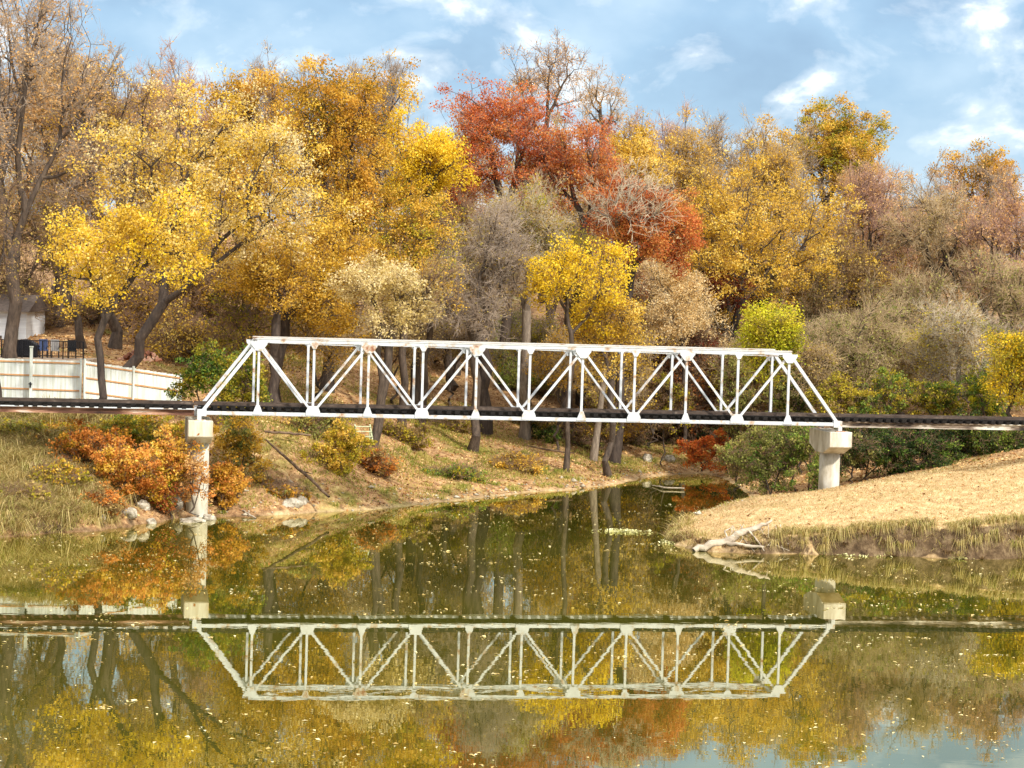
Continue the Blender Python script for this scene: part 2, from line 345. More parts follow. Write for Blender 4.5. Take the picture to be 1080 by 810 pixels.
# ------------------------------------------------------------------ bridge
BX, BY, BA, BW, BH, BZ, P = .897, 117.33, .1925, 2.97, 3.70, 5.42, 2.8
PAINT = noisy('white_bridge_paint', [(.31, (132, 86, 60)), (.38, (172, 154, 134)), (.46, (184, 186, 188)), (.8, (202, 205, 208))], scale=1.6, detail=9, rough=.55, bump=.15, stretch=(1, 1, 1), spec=.3)
RUSTY = noisy('rusty_white_paint', [(.38, (110, 62, 42)), (.5, (190, 150, 120)), (.6, (224, 216, 204))], scale=1.6, detail=9, rough=.7)
TIE = noisy('creosoted_timber', [(.3, (14, 12, 11)), (.6, (27, 23, 20)), (.85, (60, 52, 45))], scale=3, rough=.9)
COVER = noisy('faded_cover_plate', [(.34, (150, 112, 84)), (.44, (186, 176, 160)), (.7, (210, 206, 198))], scale=.7, detail=9, rough=.7)
GIRP = noisy('peeling_girder_paint', [(.44, (44, 34, 30)), (.52, (120, 104, 88)), (.6, (190, 182, 168)), (.7, (206, 202, 192))], scale=.9, detail=9, rough=.75, stretch=(.35, 1, 2.5))
GIRD = noisy('rusted_girder', [(.34, (40, 28, 24)), (.5, (96, 62, 46)), (.62, (170, 130, 104)), (.7, (214, 204, 192))], scale=.9, detail=9, rough=.75, stretch=(.35, 1, 2.5))
GUARD = noisy('weathered_guard_timber', [(.35, (70, 56, 46)), (.5, (150, 134, 116)), (.7, (190, 178, 160))], scale=1.2, detail=9, rough=.85)
RAIL = noisy('rail_steel', [(.3, (50, 38, 30)), (.6, (84, 70, 60)), (.8, (130, 116, 102))], scale=2, rough=.6, metal=.2)
CONC = noisy('stained_concrete', [(.25, (112, 102, 84)), (.42, (172, 162, 142)), (.6, (208, 202, 188)), (.8, (224, 220, 208))], scale=1.1, detail=9, rough=.9, stretch=(1.2, 1.2, .45), bump=.3)
CONCO = noisy('rust_streaked_concrete', [(.30, (168, 120, 60)), (.42, (176, 164, 140)), (.6, (196, 190, 172)), (.8, (210, 206, 192))], scale=1.0, detail=7, rough=.9, stretch=(1.8, 1.8, .3), bump=.3)

br = empty('truss_bridge', (BX, BY, BZ), BA)
tag(br, 'white painted steel truss railway bridge spanning the creek between two concrete piers', 'bridge')
top = BH
def gus(pts, y, th=.03): return MB().prism(pts, y - th, y + th)
for s, y in (('f', 0.), ('b', BW)):
    sg = -1 if s == 'f' else 1
    # top chord: one built-up box with a wider cover plate
    (MB().box((0, y, top - .02), (10 * P + .2, .18, .15)).box((0, y, top + .08), (10 * P + .26, .25, .03))).build('top_chord', PAINT, br)
    MB().box((0, y, top + .112), (10 * P + .2, .2, .025)).build('cover_plate', COVER, br)
    MB().box((0, y, -.01), (12 * P + .2, .16, .15)).box((0, y, -.105), (12 * P + .2, .22, .02)).build('bottom_chord', PAINT, br)
    for e in (-1, 1):
        MB().bar((e * 6 * P, y, .02), (e * 5 * P, y, top - .03), .17, .16).build('end_post', PAINT, br)
        MB().box((e * (6 * P), y, -.02), (.46, .24, .34)).box((e * (6 * P) + e * .12, y, -.26), (.2, .26, .34)).build('end_shoe', PAINT, br)
    for i in range(1, 12):
        x = (i - 6) * P
        odd = i % 2
        MB().bar((x, y, .05), (x, y, top - .1), .12, .095).build('vertical', PAINT, br)
        yo = y + sg * .11
        if odd:
            hw = .42
            gus([(x - hw, top - .06), (x + hw, top - .06), (x + hw - .02, top - .2), (x + .15, top - .52), (x - .15, top - .52), (x - hw + .02, top - .22)], yo).build('gusset_plate', PAINT, br)
            gus([(x - .26, -.06), (x + .26, -.06), (x + .22, .08), (x + .09, .42), (x - .09, .42), (x - .22, .08)], yo).build('gusset_plate', PAINT, br)
        else:
            gus([(x - .36, -.07), (x + .36, -.07), (x + .36, .14), (x + .24, .42), (x - .24, .42), (x - .36, .14)], yo).build('gusset_plate', PAINT, br)
            gus([(x - .24, top - .08), (x + .24, top - .08), (x + .09, top - .36), (x - .09, top - .36)], yo).build('gusset_plate', PAINT, br)
    for i in range(1, 11):
        x0, x1 = (i - 6) * P, (i - 5) * P
        a, b_ = ((x0, y, top - .1), (x1, y, .06)) if i % 2 else ((x0, y, .06), (x1, y, top - .1))
        mb = MB()
        mb.bar(a, b_, .05, .118)
        mb.bar((a[0], y - sg * .07, a[2]), (b_[0], y - sg * .07, b_[2]), .035, .105)
        mb.build('diagonal', PAINT, br)
for i in range(1, 12, 2):
    x = (i - 6) * P
    MB().box((x, BW / 2, top - .03), (.09, BW - .25, .1)).build('cross_strut', PAINT, br)
for i in range(1, 11, 2):
    x0, x1 = (i - 6) * P, (i - 4) * P
    mb = MB(); mb.bar((x0, .12, top - .12), (x1, BW - .12, top - .12), .05, .05); mb.build('lateral_brace', PAINT, br)
    mb = MB(); mb.bar((x0, BW - .12, top - .18), (x1, .12, top - .18), .05, .05); mb.build('lateral_brace', PAINT, br)
for i in range(0, 13):
    MB().box(((i - 6) * P, BW / 2, -.02), (.16, BW - .3, .26)).build('floor_beam', TIE, br)
for y in (BW / 2 - .62, BW / 2 + .62):
    MB().box((0, y, .015), (12 * P + .1, .12, .18)).build('stringer', TIE, br)

    MB().box((0, y, .39), (12 * P + .6, .065, .11)).box((0, y, .325), (12 * P + .6, .13, .03)).build('rail', RAIL, br)
def ties(parent, x0, x1, z, wd, nmat=TIE):
    n = int((x1 - x0) / .46); me = None
    for k in range(n):
        x = x0 + .23 + k * .46
        if me is None:
            o = MB().box((0, 0, 0), (.24, wd, .19)).bevel(.012).build('tie', nmat, parent); me = o.data
        else: o = link('tie', me, None, parent)
        o.location = (x, BW / 2 + random.uniform(-.05, .05), z + random.uniform(-.012, .012)); o.rotation_euler = (0, 0, random.uniform(-.02, .02))
ties(br, -6 * P, 6 * P, .205, 2.4)
# timber guard along the near side that shows as a pale line over the dark ties
for y in (.30, BW - .30):
    MB().box((0, y, .325), (12 * P + .4, .10, .05)).build('guard_timber', TIE if y < 1 else GUARD, br)
    MB().box((0, y + (.12 if y < 1 else -.12), .06), (12 * P + .2, .05, .09)).build('side_timber', TIE, br)

def approach(x0, x1, label, name='approach_span'):
    a = empty(name, (BX, BY, BZ), BA); tag(a, label, 'bridge span', 'approach spans of the railway bridge')
    c, ln = (x0 + x1) / 2, abs(x1 - x0)
    for y in (.55, BW - .55):
        MB().box((c, y, -.05), (ln, .10, .24)).box((c, y, .09), (ln, .30, .04)).box((c, y, -.18), (ln, .26, .03)).build('girder', GIRD if x0 < 0 else GIRP, a)
    for y in (BW / 2 - .62, BW / 2 + .62):
        MB().box((c, y, .39), (ln, .065, .11)).box((c, y, .325), (ln, .13, .03)).build('rail', RAIL, a)
    for y in (.30, BW - .30):
        MB().box((c, y, .34), (ln, .10, .05)).build('guard_timber', TIE if y < 1 else GUARD, a)
    for y in (BW / 2 - .8, BW / 2 + .8):
        MB().box((c, y, .2), (ln - .1, .14, .16)).build('stringer', TIE, a)
    mb = MB()
    n = int(ln / 2.8)
    for k in range(n + 1):
        mb.box((min(x0, x1) + .1 + k * (ln - .2) / n, BW / 2, -.02), (.08, BW - 1.3, .26))
    mb.build('cross_brace', RUSTY, a)
    if x0 < 0:
        MB().box((c, .33, .13), (ln, .05, .06)).build('conduit', PAINT, a)
    ties(a, min(x0, x1) + .05, max(x0, x1) - .05, .215, 2.4)
    return a
approach(-6 * P - .35, -6 * P - 20, 'rust stained girder span carrying dark ties past the white fence to the left pier')
approach(6 * P + .35, 6 * P + 20, 'white edged girder span running from the right pier over the dry grass point')

def pier(x, zb, label, cm):
    R_ = Matrix.Rotation(BA, 3, 'Z'); c = R_ @ Vector((x, BW / 2, 0)) + Vector((BX, BY, 0))
    p = empty('concrete_pier', (c.x, c.y, zb), BA); tag(p, label, 'bridge pier', 'concrete piers of the railway bridge')
    tz = BZ - .42 - zb
    bm_ = MB(); pts = [(-1.72, tz), (1.72, tz), (1.72, tz - .82), (.62, tz - 1.22), (-.62, tz - 1.22), (-1.72, tz - .82)]
    bm_.prism(pts, -.62, .62)
    bmesh.ops.rotate(bm_.bm, verts=bm_.bm.verts, cent=(0, 0, 0), matrix=Matrix.Rotation(math.pi / 2, 3, 'Z'))
    bm_.bevel(.03); bm_.build('pier_cap', cm, p)
    col = MB().cyl((0, 0, -1.2), (0, 0, tz - 1.2), .57, .55, 40).build('column', CONC, p)
    for f in col.data.polygons: f.use_smooth = len(f.vertices) == 4
    for yy in (-BW / 2, BW / 2):
        MB().box((0, yy, tz + .02), (.5, .32, .04)).build('bearing_plate', RUSTY, p)
pier(-6 * P - .05, -.9, 'stained concrete pier standing in the water among orange shrubs', CONCO)
pier(6 * P + .15, 1.5, 'pale concrete pier rising from the dry grass of the point', CONC)
pier(-6 * P - 20.2, 1.2, 'concrete pier carrying the outer end of the span past the white fence', CONC)
pier(6 * P + 20.2, 2.5, 'concrete pier carrying the outer end of the span over the grass point', CONC)

# ------------------------------------------------------------------ plants
def tube_mesh(p0, p1, d0, d1, r0, r1, k):
    """tapered tubes, arrays (n,3); returns V, F"""
    n = len(p0)
    def frame(d):
        d = d / (np.linalg.norm(d, axis=1, keepdims=True) + 1e-9)
        ref = np.tile(np.array([.31, .95, .05]), (n, 1))
        bad = np.abs((d * ref).sum(1)) > .97; ref[bad] = (1., 0, 0)
        u = np.cross(d, ref); u /= np.linalg.norm(u, axis=1, keepdims=True) + 1e-9
        return u, np.cross(d, u)
    u0, v0 = frame(d0); u1, v1 = frame(d1)
    a = np.arange(k) * 2 * np.pi / k; ca, sa = np.cos(a), np.sin(a)
    A = p0[:, None] + r0[:, None, None] * (u0[:, None] * ca[None, :, None] + v0[:, None] * sa[None, :, None])
    B = p1[:, None] + r1[:, None, None] * (u1[:, None] * ca[None, :, None] + v1[:, None] * sa[None, :, None])
    V = np.concatenate([A, B], 1).reshape(-1, 3)
    base = (np.arange(n) * 2 * k)[:, None]; j = np.arange(k); j2 = (j + 1) % k
    Fq = np.stack([base + j, base + j2, base + k + j2, base + k + j], -1).reshape(-1, 4)
    return V, Fq
def skeleton(rng, base, stemtop, tips, R, rt=.011, wob=.12, up=.25, frac=.42, stem_n=5):
    """branch graph from base through stemtop to every tip; returns segment arrays and tip directions"""
    pos = [np.array(base, float)]; par = [-1]
    for k in range(1, stem_n + 1):
        f = k / stem_n
        p = np.array(base) * (1 - f) + np.array(stemtop) * f
        if k < stem_n: p[:2] += rng.normal(0, wob * 1.2, 2)
        pos.append(p); par.append(len(pos) - 2)
    stack = [(len(pos) - 1, np.arange(len(tips)), 0)]
    tipnode = np.zeros(len(tips), int)
    while stack:
        nd, ids, dep = stack.pop(); P0 = pos[nd]
        if len(ids) <= 1:
            for i in ids:
                v = tips[i] - P0; Ln = np.linalg.norm(v)
                if Ln > 1.2:
                    pos.append(P0 + v * .5 + rng.normal(0, .07 * Ln, 3)); par.append(nd); q = len(pos) - 1
                else: q = nd
                pos.append(tips[i]); par.append(q); tipnode[i] = len(pos) - 1
            continue
        v = tips[ids] - P0; ln = np.linalg.norm(v, axis=1, keepdims=True); u = v / (ln + 1e-6) * np.minimum(ln, 3) ** .5
        c = u - u.mean(0)
        cov = c.T @ c + np.diag(rng.uniform(0, .02, 3)) * len(ids)
        wv_, ev = np.linalg.eigh(cov); ax = ev[:, -1] + rng.normal(0, .25, 3)
        pr = c @ ax; thr = np.quantile(pr, rng.uniform(.32, .68))
        A, B = ids[pr <= thr], ids[pr > thr]
        if len(A) == 0 or len(B) == 0: A, B = ids[:len(ids) // 2], ids[len(ids) // 2:]
        for S in (A, B):
            cen = tips[S].mean(0); dv = cen - P0; dl = np.linalg.norm(dv)
            q = P0 + dv * frac * rng.uniform(.7, 1.25) + rng.normal(0, wob * min(dl, 4) * .35, 3)
            q[2] -= up * dl * .12 * (1 if dep < 4 else 0) * rng.uniform(0, 1)
            if dl > 2.0:
                mdd = P0 + (q - P0) * .5 + rng.normal(0, wob * dl * .12, 3); pos.append(mdd); par.append(nd); pos.append(q); par.append(len(pos) - 2)
            else: pos.append(q); par.append(nd)
            stack.append((len(pos) - 1, S, dep + 1))
    pos = np.array(pos); par = np.array(par); n = len(pos)
    cnt = np.zeros(n); cnt[tipnode] = 1
    for i in range(n - 1, 0, -1): cnt[par[i]] += cnt[i]
    ex = math.log(R / rt) / math.log(max(len(tips), 2))
    rad = rt * np.maximum(cnt, 1) ** ex
    h = np.linalg.norm(pos - pos[0], axis=1); rad *= 1 + .55 * np.exp(-h / (R * 2.2))      # root flare
    d = np.zeros_like(pos); d[1:] = pos[1:] - pos[par[1:]]; d[0] = d[1]
    dn = d / (np.linalg.norm(d, axis=1, keepdims=True) + 1e-9)
    big = np.full(n, -1); 
    order = np.argsort(cnt)
    for i in order:
        if par[i] >= 0: big[par[i]] = i
    nd_ = dn.copy()
    has = big >= 0; nd_[has] = dn[has] + dn[big[has]]; nd_ /= np.linalg.norm(nd_, axis=1, keepdims=True) + 1e-9
    i = np.arange(1, n); pi = par[1:]
    main = big[pi] == i
    r0 = np.where(main, rad[pi], np.minimum(rad[i] * 1.25, rad[pi])); d0 = np.where(main[:, None], nd_[pi], dn[i])
    return pos[pi], pos[i], d0, nd_[i], r0, rad[i], tipnode, pos, dn
def lobed_tips(rng, cen, rad, n, lobes=9, shell=.55, lob=.46):
    cen = np.array(cen, float); rad = np.array(rad, float)
    L_ = []
    for k in range(lobes):
        while True:
            v = rng.normal(0, 1, 3); v /= np.linalg.norm(v)
            if v[2] > -.75: break
        L_.append((v * rng.uniform(.45, .66), rng.uniform(.75, 1.15) * lob))
    L_.append((np.array([0, 0, .1]), .5))
    which = rng.integers(0, len(L_), n); out = np.zeros((n, 3))
    for k in range(n):
        c, r = L_[which[k]]
        v = rng.normal(0, 1, 3); v /= np.linalg.norm(v)
        out[k] = c + v * r * (shell + (1 - shell) * rng.uniform(0, 1)) * rng.uniform(.8, 1.03)
    q_ = rng.uniform(0, 6, 3); u_ = out / (np.linalg.norm(out, axis=1, keepdims=True) + 1e-6)
    out *= (1 + .16 * np.sin(u_[:, :1] * 5 + q_[0]) * np.cos(u_[:, 2:] * 4 + q_[1]) + .10 * np.sin(u_[:, 2:] * 9 + u_[:, :1] * 7 + q_[2])) * np.where(rng.uniform(0, 1, (n, 1)) < .1, rng.uniform(1.0, 1.16, (n, 1)), 1)
    m_ = np.abs(out).max(0); out = out / np.maximum(m_, 1e-3) * np.array([1, 1, 1])
    return cen + out * rad
def leaves(rng, cen, size, flat=.5):
    n = len(cen)
    nrm = rng.normal(0, 1, (n, 3)); nrm[:, 2] += flat; nrm /= np.linalg.norm(nrm, axis=1, keepdims=True)
    a = rng.normal(0, 1, (n, 3)); a -= (a * nrm).sum(1, keepdims=True) * nrm; a /= np.linalg.norm(a, axis=1, keepdims=True)
    b = np.cross(nrm, a); s = (size * rng.uniform(.6, 1.35, n))[:, None]
    fold = nrm * s * .12
    V = np.stack([cen - a * s * .55, cen - b * s * .32 + fold, cen + a * s * .5, cen + b * s * .34 + fold], 1).reshape(-1, 3)
    Fq = np.arange(n * 4).reshape(-1, 4); return V, Fq
def plant(name, label, cat, base, stemtop, tips, R, leaf, nleaf, lsize, spread, bark, twig=None, ntw=3, twl=.55, seed=0, group=None, rt=.011, wob=.12, flat=.5,
          zsq=.7, crownname='crown', frac=.42, leafp=None, leaf2=None, twr=.009):
    rng = np.random.default_rng(seed); base = np.array(base, float)
    o = empty(name, tuple(base)); tag(o, label, cat, group)
    tips = tips - base; st = np.array(stemtop) - base
    p0, p1, d0, d1, r0, r1, tn, pos, dn = skeleton(rng, (0, 0, -.15), st, tips, R, rt, wob, frac=frac)
    th = r0 > .045
    VV, FF, off = [], [], 0
    for msk, k in ((th, 9), (~th, 4)):
        if msk.sum() == 0: continue
        V, Fq = tube_mesh(p0[msk], p1[msk], d0[msk], d1[msk], r0[msk], r1[msk], k); VV.append(V); FF.append(Fq + off); off += len(V)
    link('trunk', np_mesh(name + '_trunk', np.concatenate(VV), FF, [bark], True), None, o)
    td = dn[tn]
    if ntw:
        n = len(tips) * ntw
        c = np.repeat(tips, ntw, 0) - np.repeat(td, ntw, 0) * rng.uniform(0, .7, (n, 1))
        d = np.repeat(td, ntw, 0) * .7 + rng.normal(0, .6, (n, 3)); d[:, 2] += .25; d /= np.linalg.norm(d, axis=1, keepdims=True)
        ln = twl * rng.uniform(.5, 1.3, (n, 1)); e = c + d * ln
        d2 = d + rng.normal(0, .45, (n, 3)); d3 = d + rng.normal(0, .5, (n, 3)); mid = c + d * ln * .5
        s0 = np.concatenate([c, mid, mid]); s1 = np.concatenate([e, mid + d2 * ln * .55, mid + d3 * ln * .5])
        rr = np.full(len(s0), twr); V, Fq = tube_mesh(s0, s1, s1 - s0, s1 - s0, rr, rr * .4, 3)
        link('twigs', np_mesh(name + '_twigs', V, [Fq], [twig or bark]), None, o)
    if nleaf:
        sel = tips; 
        if leafp is not None:
            lt, lr = leafp - base, None
            sel = lt
        n = len(sel) * nleaf
        per = rng.uniform(.3, 1.7, len(sel)); rep = np.maximum((per * nleaf).astype(int), 1)
        c = np.repeat(sel, rep, 0); g_ = rng.normal(0, 1, c.shape); g_ /= np.linalg.norm(g_, axis=1, keepdims=True); g_ *= (rng.uniform(0, 1, (len(c), 1)) ** .5)
        g_[:, 2] *= zsq; sprd = np.repeat(rng.uniform(.7, 1.3, len(sel)) * spread, rep)[:, None]
        c = c + g_ * sprd
        V, Fq = leaves(rng, c, lsize, flat)
        mats = [LM[leaf]]
        me = np_mesh(name + '_crown', V, [Fq], mats)
        if leaf2:
            me.materials.append(LM[leaf2]); mi = np.repeat((rng.uniform(0, 1, len(sel)) < .35).astype(np.int32), rep); me.polygons.foreach_set('material_index', mi)
        link(crownname, me, None, o)
    return o
TREES = []
def tree(name, label, cx, yt, yb, wpx, D, leaf, dens=1., tips=420, nleaf=26, lsize=.17, bark=BARK, twig='brown', ntw=3, twl=.55, tx=None, R=None, seed=1, group=None,
         lobes=10, fork=None, leaf2=None, twr=.009, depth=.85, base=None, shell=.55, spread=.55, cat='tree', zsq=.7, frac=.42, wob=.12, rt=.011, lob=.46):
    rng = np.random.default_rng(seed * 31 + 5)
    if ntw >= 8: lob, lobes, shell, rt = .33, 15, .15, rt * 1.5
    tp = at(cx, yt, D); bt = at(cx, yb, D); s = D / F
    rx = wpx * s / 2 * 1.1; rz = (tp.z - bt.z) / 2
    cen = np.array([(tp.x + bt.x) / 2, D, (tp.z + bt.z) / 2])
    tps_ = lobed_tips(rng, cen, (rx * .94, rx * depth, rz * .96), tips, lobes, shell, lob)
    bxp = at(tx if tx is not None else cx, 400, D).x
    bz = gz(bxp, D); b_ = (bxp, D, bz)
    tps_[:, 2] = np.maximum(tps_[:, 2], bz + .6 + rng.uniform(0, .8, len(tps_)))
    fz = fork if fork is not None else .18
    zf = max((cen[2] - rz) * (1 - fz) + cen[2] * fz, bz + 1.0)
    zf = min(zf, cen[2] - .1)
    k = .45
    st = (bxp * (1 - k) + cen[0] * k, D + rng.normal(0, .2), zf)
    H_ = cen[2] + rz - bz
    R_ = R or max(.10, .0135 * H_ + .012 * rx)
    if bz < .25: print('WET BASE', label, bz)
    TREES.append((name, bxp, D, bz, cen[2] + rz))
    return plant(name, label, cat, b_, st, tps_, R_, leaf, int(nleaf * dens * 2.7), lsize * .84, spread * 1.35, bark, TW[twig], ntw, twl, seed, group, leaf2=leaf2, twr=twr, zsq=zsq, frac=frac, wob=wob, rt=rt)

G_Y, G_B, G_S, G_U = 'yellow autumn trees on the wooded slope', 'leafless grey trees on the hillside', 'trees along the ridge skyline', 'low trees and shrubs behind the bridge'
# left side, behind the fence and track
tree('yellow_tree', 'small bright yellow tree with forked trunk in front of the white fence', 118, 192, 352, 205, 120.5, 'yellow', leaf2='bright', tips=300, nleaf=24, tx=104, R=.2, seed=3, group=G_Y, lsize=.17, bark=BARKD, ntw=2)
tree('yellow_tree', 'broad yellow tree with dark leaning limbs rising behind the white fence', 235, 68, 335, 285, 131, 'yellow', leaf2='pale', tips=620, nleaf=21, tx=122, R=.31, seed=4, group=G_Y, lsize=.18, bark=BARKD, ntw=2, lobes=15, fork=.1)
tree('bare_tree', 'large half bare grey tree with peach leaf tips filling the left edge', 20, -60, 300, 270, 134, 'peach', tips=700, nleaf=7, tx=12, R=.38, seed=5, group=G_B, twig='grey', ntw=10, twl=.8, bark=BARK, twr=.011, spread=.7, lobes=14)
tree('bare_tree', 'grey twiggy tree with sparse ochre leaves left of the broad yellow tree', 120, 45, 290, 170, 145, 'gold', tips=420, nleaf=6, seed=6, group=G_B, twig='brown', ntw=9, twl=.75, twr=.011)
tree('amber_tree', 'dense amber and olive tree rounded against the sky', 362, 52, 300, 165, 145, 'amber', leaf2='gold', tips=560, nleaf=28, seed=7, bark=BARKD, lsize=.17, lobes=13, tx=345, R=.34, ntw=1, group=G_Y)
tree('amber_tree', 'small amber tree crown tucked behind the broad yellow tree', 262, 52, 250, 140, 156, 'amber', tips=320, nleaf=26, seed=8, group=G_Y, lsize=.18, leaf2='gold', ntw=3)
tree('yellow_tree', 'vivid yellow tree between the amber tree and the red tree', 445, 92, 275, 100, 150, 'bright', tips=330, nleaf=30, seed=9, group=G_Y, lsize=.17, tx=440)
tree('yellow_tree', 'olive yellow tree with drooping lower boughs behind the left end of the truss', 315, 190, 350, 170, 138, 'gold', tips=420, nleaf=24, seed=10, group=G_Y, lsize=.18, tx=290, R=.3, leaf2='yellow', bark=BARKD)
tree('yellow_tree', 'muted gold tree hanging over the left truss panels', 425, 200, 330, 110, 141, 'gold', tips=240, nleaf=22, seed=11, group=G_Y, lsize=.17, leaf2='ygreen')
tree('pale_tree', 'small pale straw coloured tree above the left truss panels', 408, 268, 352, 118, 131, 'pale', tips=210, nleaf=24, seed=12, group=G_Y, lsize=.17, tx=396, R=.17, twig='tan')
tree('bare_tree', 'grey leafless thicket tree between the pale tree and the golden understory', 500, 205, 400, 130, 143, 'tan', tips=420, nleaf=2, seed=13, group=G_B, twig='grey', ntw=12, twl=.75, twr=.011)
tree('tan_tree', 'tan leaved tree with grey twigs below the red tree', 555, 170, 345, 150, 152, 'tan', tips=420, nleaf=13, seed=14, group=G_B, twig='pale', ntw=8, twl=.8, bark=BARKL, leaf2='ygreen')
tree('red_tree', 'tall red tree with broad rounded crown against the sky', 533, 80, 235, 138, 168, 'red', tips=460, nleaf=20, seed=15, group='red autumn trees', lsize=.18, ntw=6, twig='rose')
tree('red_tree', 'red and orange tree right of the tallest red crown', 615, 96, 250, 122, 167, 'red', tips=380, nleaf=22, seed=16, group='red autumn trees', lsize=.18, leaf2='rust', ntw=6, twig='rose')
tree('red_tree', 'dense rust red tree with rounded crown above the middle of the truss', 683, 184, 292, 122, 150, 'red', tips=440, nleaf=28, seed=17, group='red autumn trees', lsize=.16, leaf2='rust', ntw=1, tx=650, bark=BARKD)
tree('maroon_tree', 'small dark maroon tree behind the cream leaved tree', 765, 275, 345, 70, 162, 'maroon', tips=160, nleaf=22, seed=18, group='red autumn trees', leaf2='rust')
tree('ridge_tree', 'tall sparse tree with bare spreading limbs and peach tips on the skyline', 575, 34, 150, 115, 200, 'peach', tips=190, nleaf=7, seed=19, group=G_S, twig='brown', ntw=6, twl=.9, R=.3, bark=BARKD, twr=.014, lobes=9, spread=.8, tx=570, fork=.05)
tree('ridge_tree', 'small peach tipped tree right of the tall sparse skyline tree', 632, 52, 150, 55, 202, 'peach', tips=90, nleaf=7, seed=20, group=G_S, twig='tan', ntw=6, twl=.8, twr=.013)
tree('yellow_tree', 'soft yellow tree on the slope right of the red crowns', 670, 116, 235, 80, 172, 'yellow', tips=240, nleaf=22, seed=21, group=G_Y, leaf2='gold')
tree('yellow_tree', 'wide spreading golden tree with dark arching limbs above the right truss panels', 793, 112, 350, 212, 163, 'gold', tips=720, nleaf=20, seed=22, group=G_Y, tx=752, R=.36, bark=BARKD, leaf2='yellow', lsize=.18, lobes=16, ntw=4, fork=-.2)
tree('ridge_tree', 'rounded yellow tree standing highest on the right skyline', 868, 98, 225, 140, 193, 'gold', tips=560, nleaf=30, seed=23, group=G_S, lsize=.2, leaf2='ygreen')
tree('ridge_tree', 'amber tree crown on the skyline at the right edge', 1035, 150, 240, 100, 195, 'amber', tips=300, nleaf=20, seed=24, group=G_S, lsize=.2, leaf2='gold')
tree('golden_understory_tree', 'bright golden small tree directly above the middle truss panels', 605, 250, 362, 110, 142, 'bright', tips=240, nleaf=20, seed=25, group=G_U, lsize=.17, tx=600, R=.16, ntw=4)
tree('golden_understory_tree', 'low golden tree seen through the truss right of the brightest one', 645, 300, 420, 95, 144, 'yellow', tips=220, nleaf=17, seed=26, group=G_U, lsize=.16, ntw=4, leaf2='gold')
tree('cream_tree', 'small cream coloured tree with upright sprays left of the lime tree', 724, 246, 395, 118, 157, 'cream', tips=340, nleaf=26, seed=27, group=G_U, lsize=.16, twig='pale', ntw=4, tx=722, R=.15)
tree('lime_tree', 'small lime yellow tree behind the right end of the truss', 818, 318, 415, 66, 137, 'lime', tips=210, nleaf=26, seed=28, group=G_U, lsize=.16, tx=812, R=.13, leaf2='ygreen')
tree('bare_tree', 'bleached pale bare tree with long crooked limbs in front of the red crowns', 675, 168, 262, 125, 149, 'tan', tips=90, nleaf=0, seed=50, tx=628, R=.2, bark=BARKL, twig='pale', ntw=6, twl=.9, group=G_B, twr=.013, lobes=7, rt=.02)
# right hand hillside
tree('bare_tree', 'grey rose tinged bare tree right of the wide golden tree', 915, 160, 330, 130, 172, 'peach', tips=480, nleaf=5, seed=29, group=G_B, twig='rose', ntw=10, twl=.85, twr=.012)
tree('bare_tree', 'leafless tan tree with a dark crooked trunk on the right slope', 985, 185, 340, 120, 165, 'tan', tips=440, nleaf=4, seed=30, group=G_B, twig='tan', ntw=9, twl=.8, bark=BARKD, twr=.012)
tree('bare_tree', 'peach brown twiggy tree at the right edge of the slope', 1060, 190, 350, 125, 162, 'peach', tips=440, nleaf=6, seed=31, group=G_B, twig='rose', ntw=9, twl=.8, twr=.012)
tree('tan_tree', 'yellow flecked tan tree just right of the arching dark limbs', 905, 235, 345, 100, 165, 'tan', tips=360, nleaf=13, seed=32, group=G_B, twig='brown', ntw=7, twl=.75, leaf2='yellow')
tree('bare_tree', 'pale grey thicket above the deck right of the lime tree', 905, 310, 425, 130, 146, 'olive', tips=420, nleaf=5, seed=33, group=G_B, twig='tan', ntw=10, twl=.7, twr=.011)
tree('bare_tree', 'pale bleached bare tree reaching over the right hand deck', 1010, 290, 425, 120, 143, 'tan', tips=380, nleaf=5, seed=34, group=G_B, twig='pale', ntw=9, twl=.7, bark=BARKL, leaf2='ygreen')
tree('yellow_green_tree', 'yellow green small tree at the right edge above the deck', 1068, 338, 435, 72, 137, 'ygreen', tips=240, nleaf=24, seed=35, group=G_U, lsize=.16, leaf2='bright')
tree('yellow_green_tree', 'patchy yellow and green small tree standing left of the one at the right edge', 985, 330, 420, 60, 150, 'ygreen', tips=140, nleaf=14, seed=36, group=G_U, lsize=.15, twig='tan')
# trunks standing on the lawn, seen under and through the truss; their crowns mingle above
tree('woodland_tree', 'thick dark straight trunked tree standing on the lawn behind the middle panels', 515, 230, 350, 90, 151, 'tan', tips=160, nleaf=9, seed=37, tx=510, R=.48, bark=BARKD, group=G_Y, ntw=6)
tree('woodland_tree', 'leaning grey trunked tree rising from the bank beside the small wooden steps', 450, 260, 345, 100, 133, 'tan', tips=140, nleaf=8, seed=38, tx=392, R=.26, bark=BARK, group=G_Y, ntw=6, leaf2='gold')
tree('woodland_tree', 'slim grey trunked tree behind the second truss panel from the middle', 462, 250, 340, 70, 147, 'tan', tips=110, nleaf=8, seed=39, tx=446, R=.2, bark=BARK, group=G_Y, ntw=6)
tree('woodland_tree', 'dark trunked tree on the shaded edge of the lawn right of the thick trunk', 600, 240, 340, 80, 156, 'ygreen', tips=140, nleaf=9, seed=40, tx=601, R=.4, bark=BARKD, group=G_Y, ntw=6)
tree('woodland_tree', 'dark trunked tree showing between the left truss diagonals', 290, 240, 350, 90, 134, 'gold', tips=140, nleaf=14, seed=41, tx=291, R=.28, bark=BARKD, group=G_Y, ntw=3)
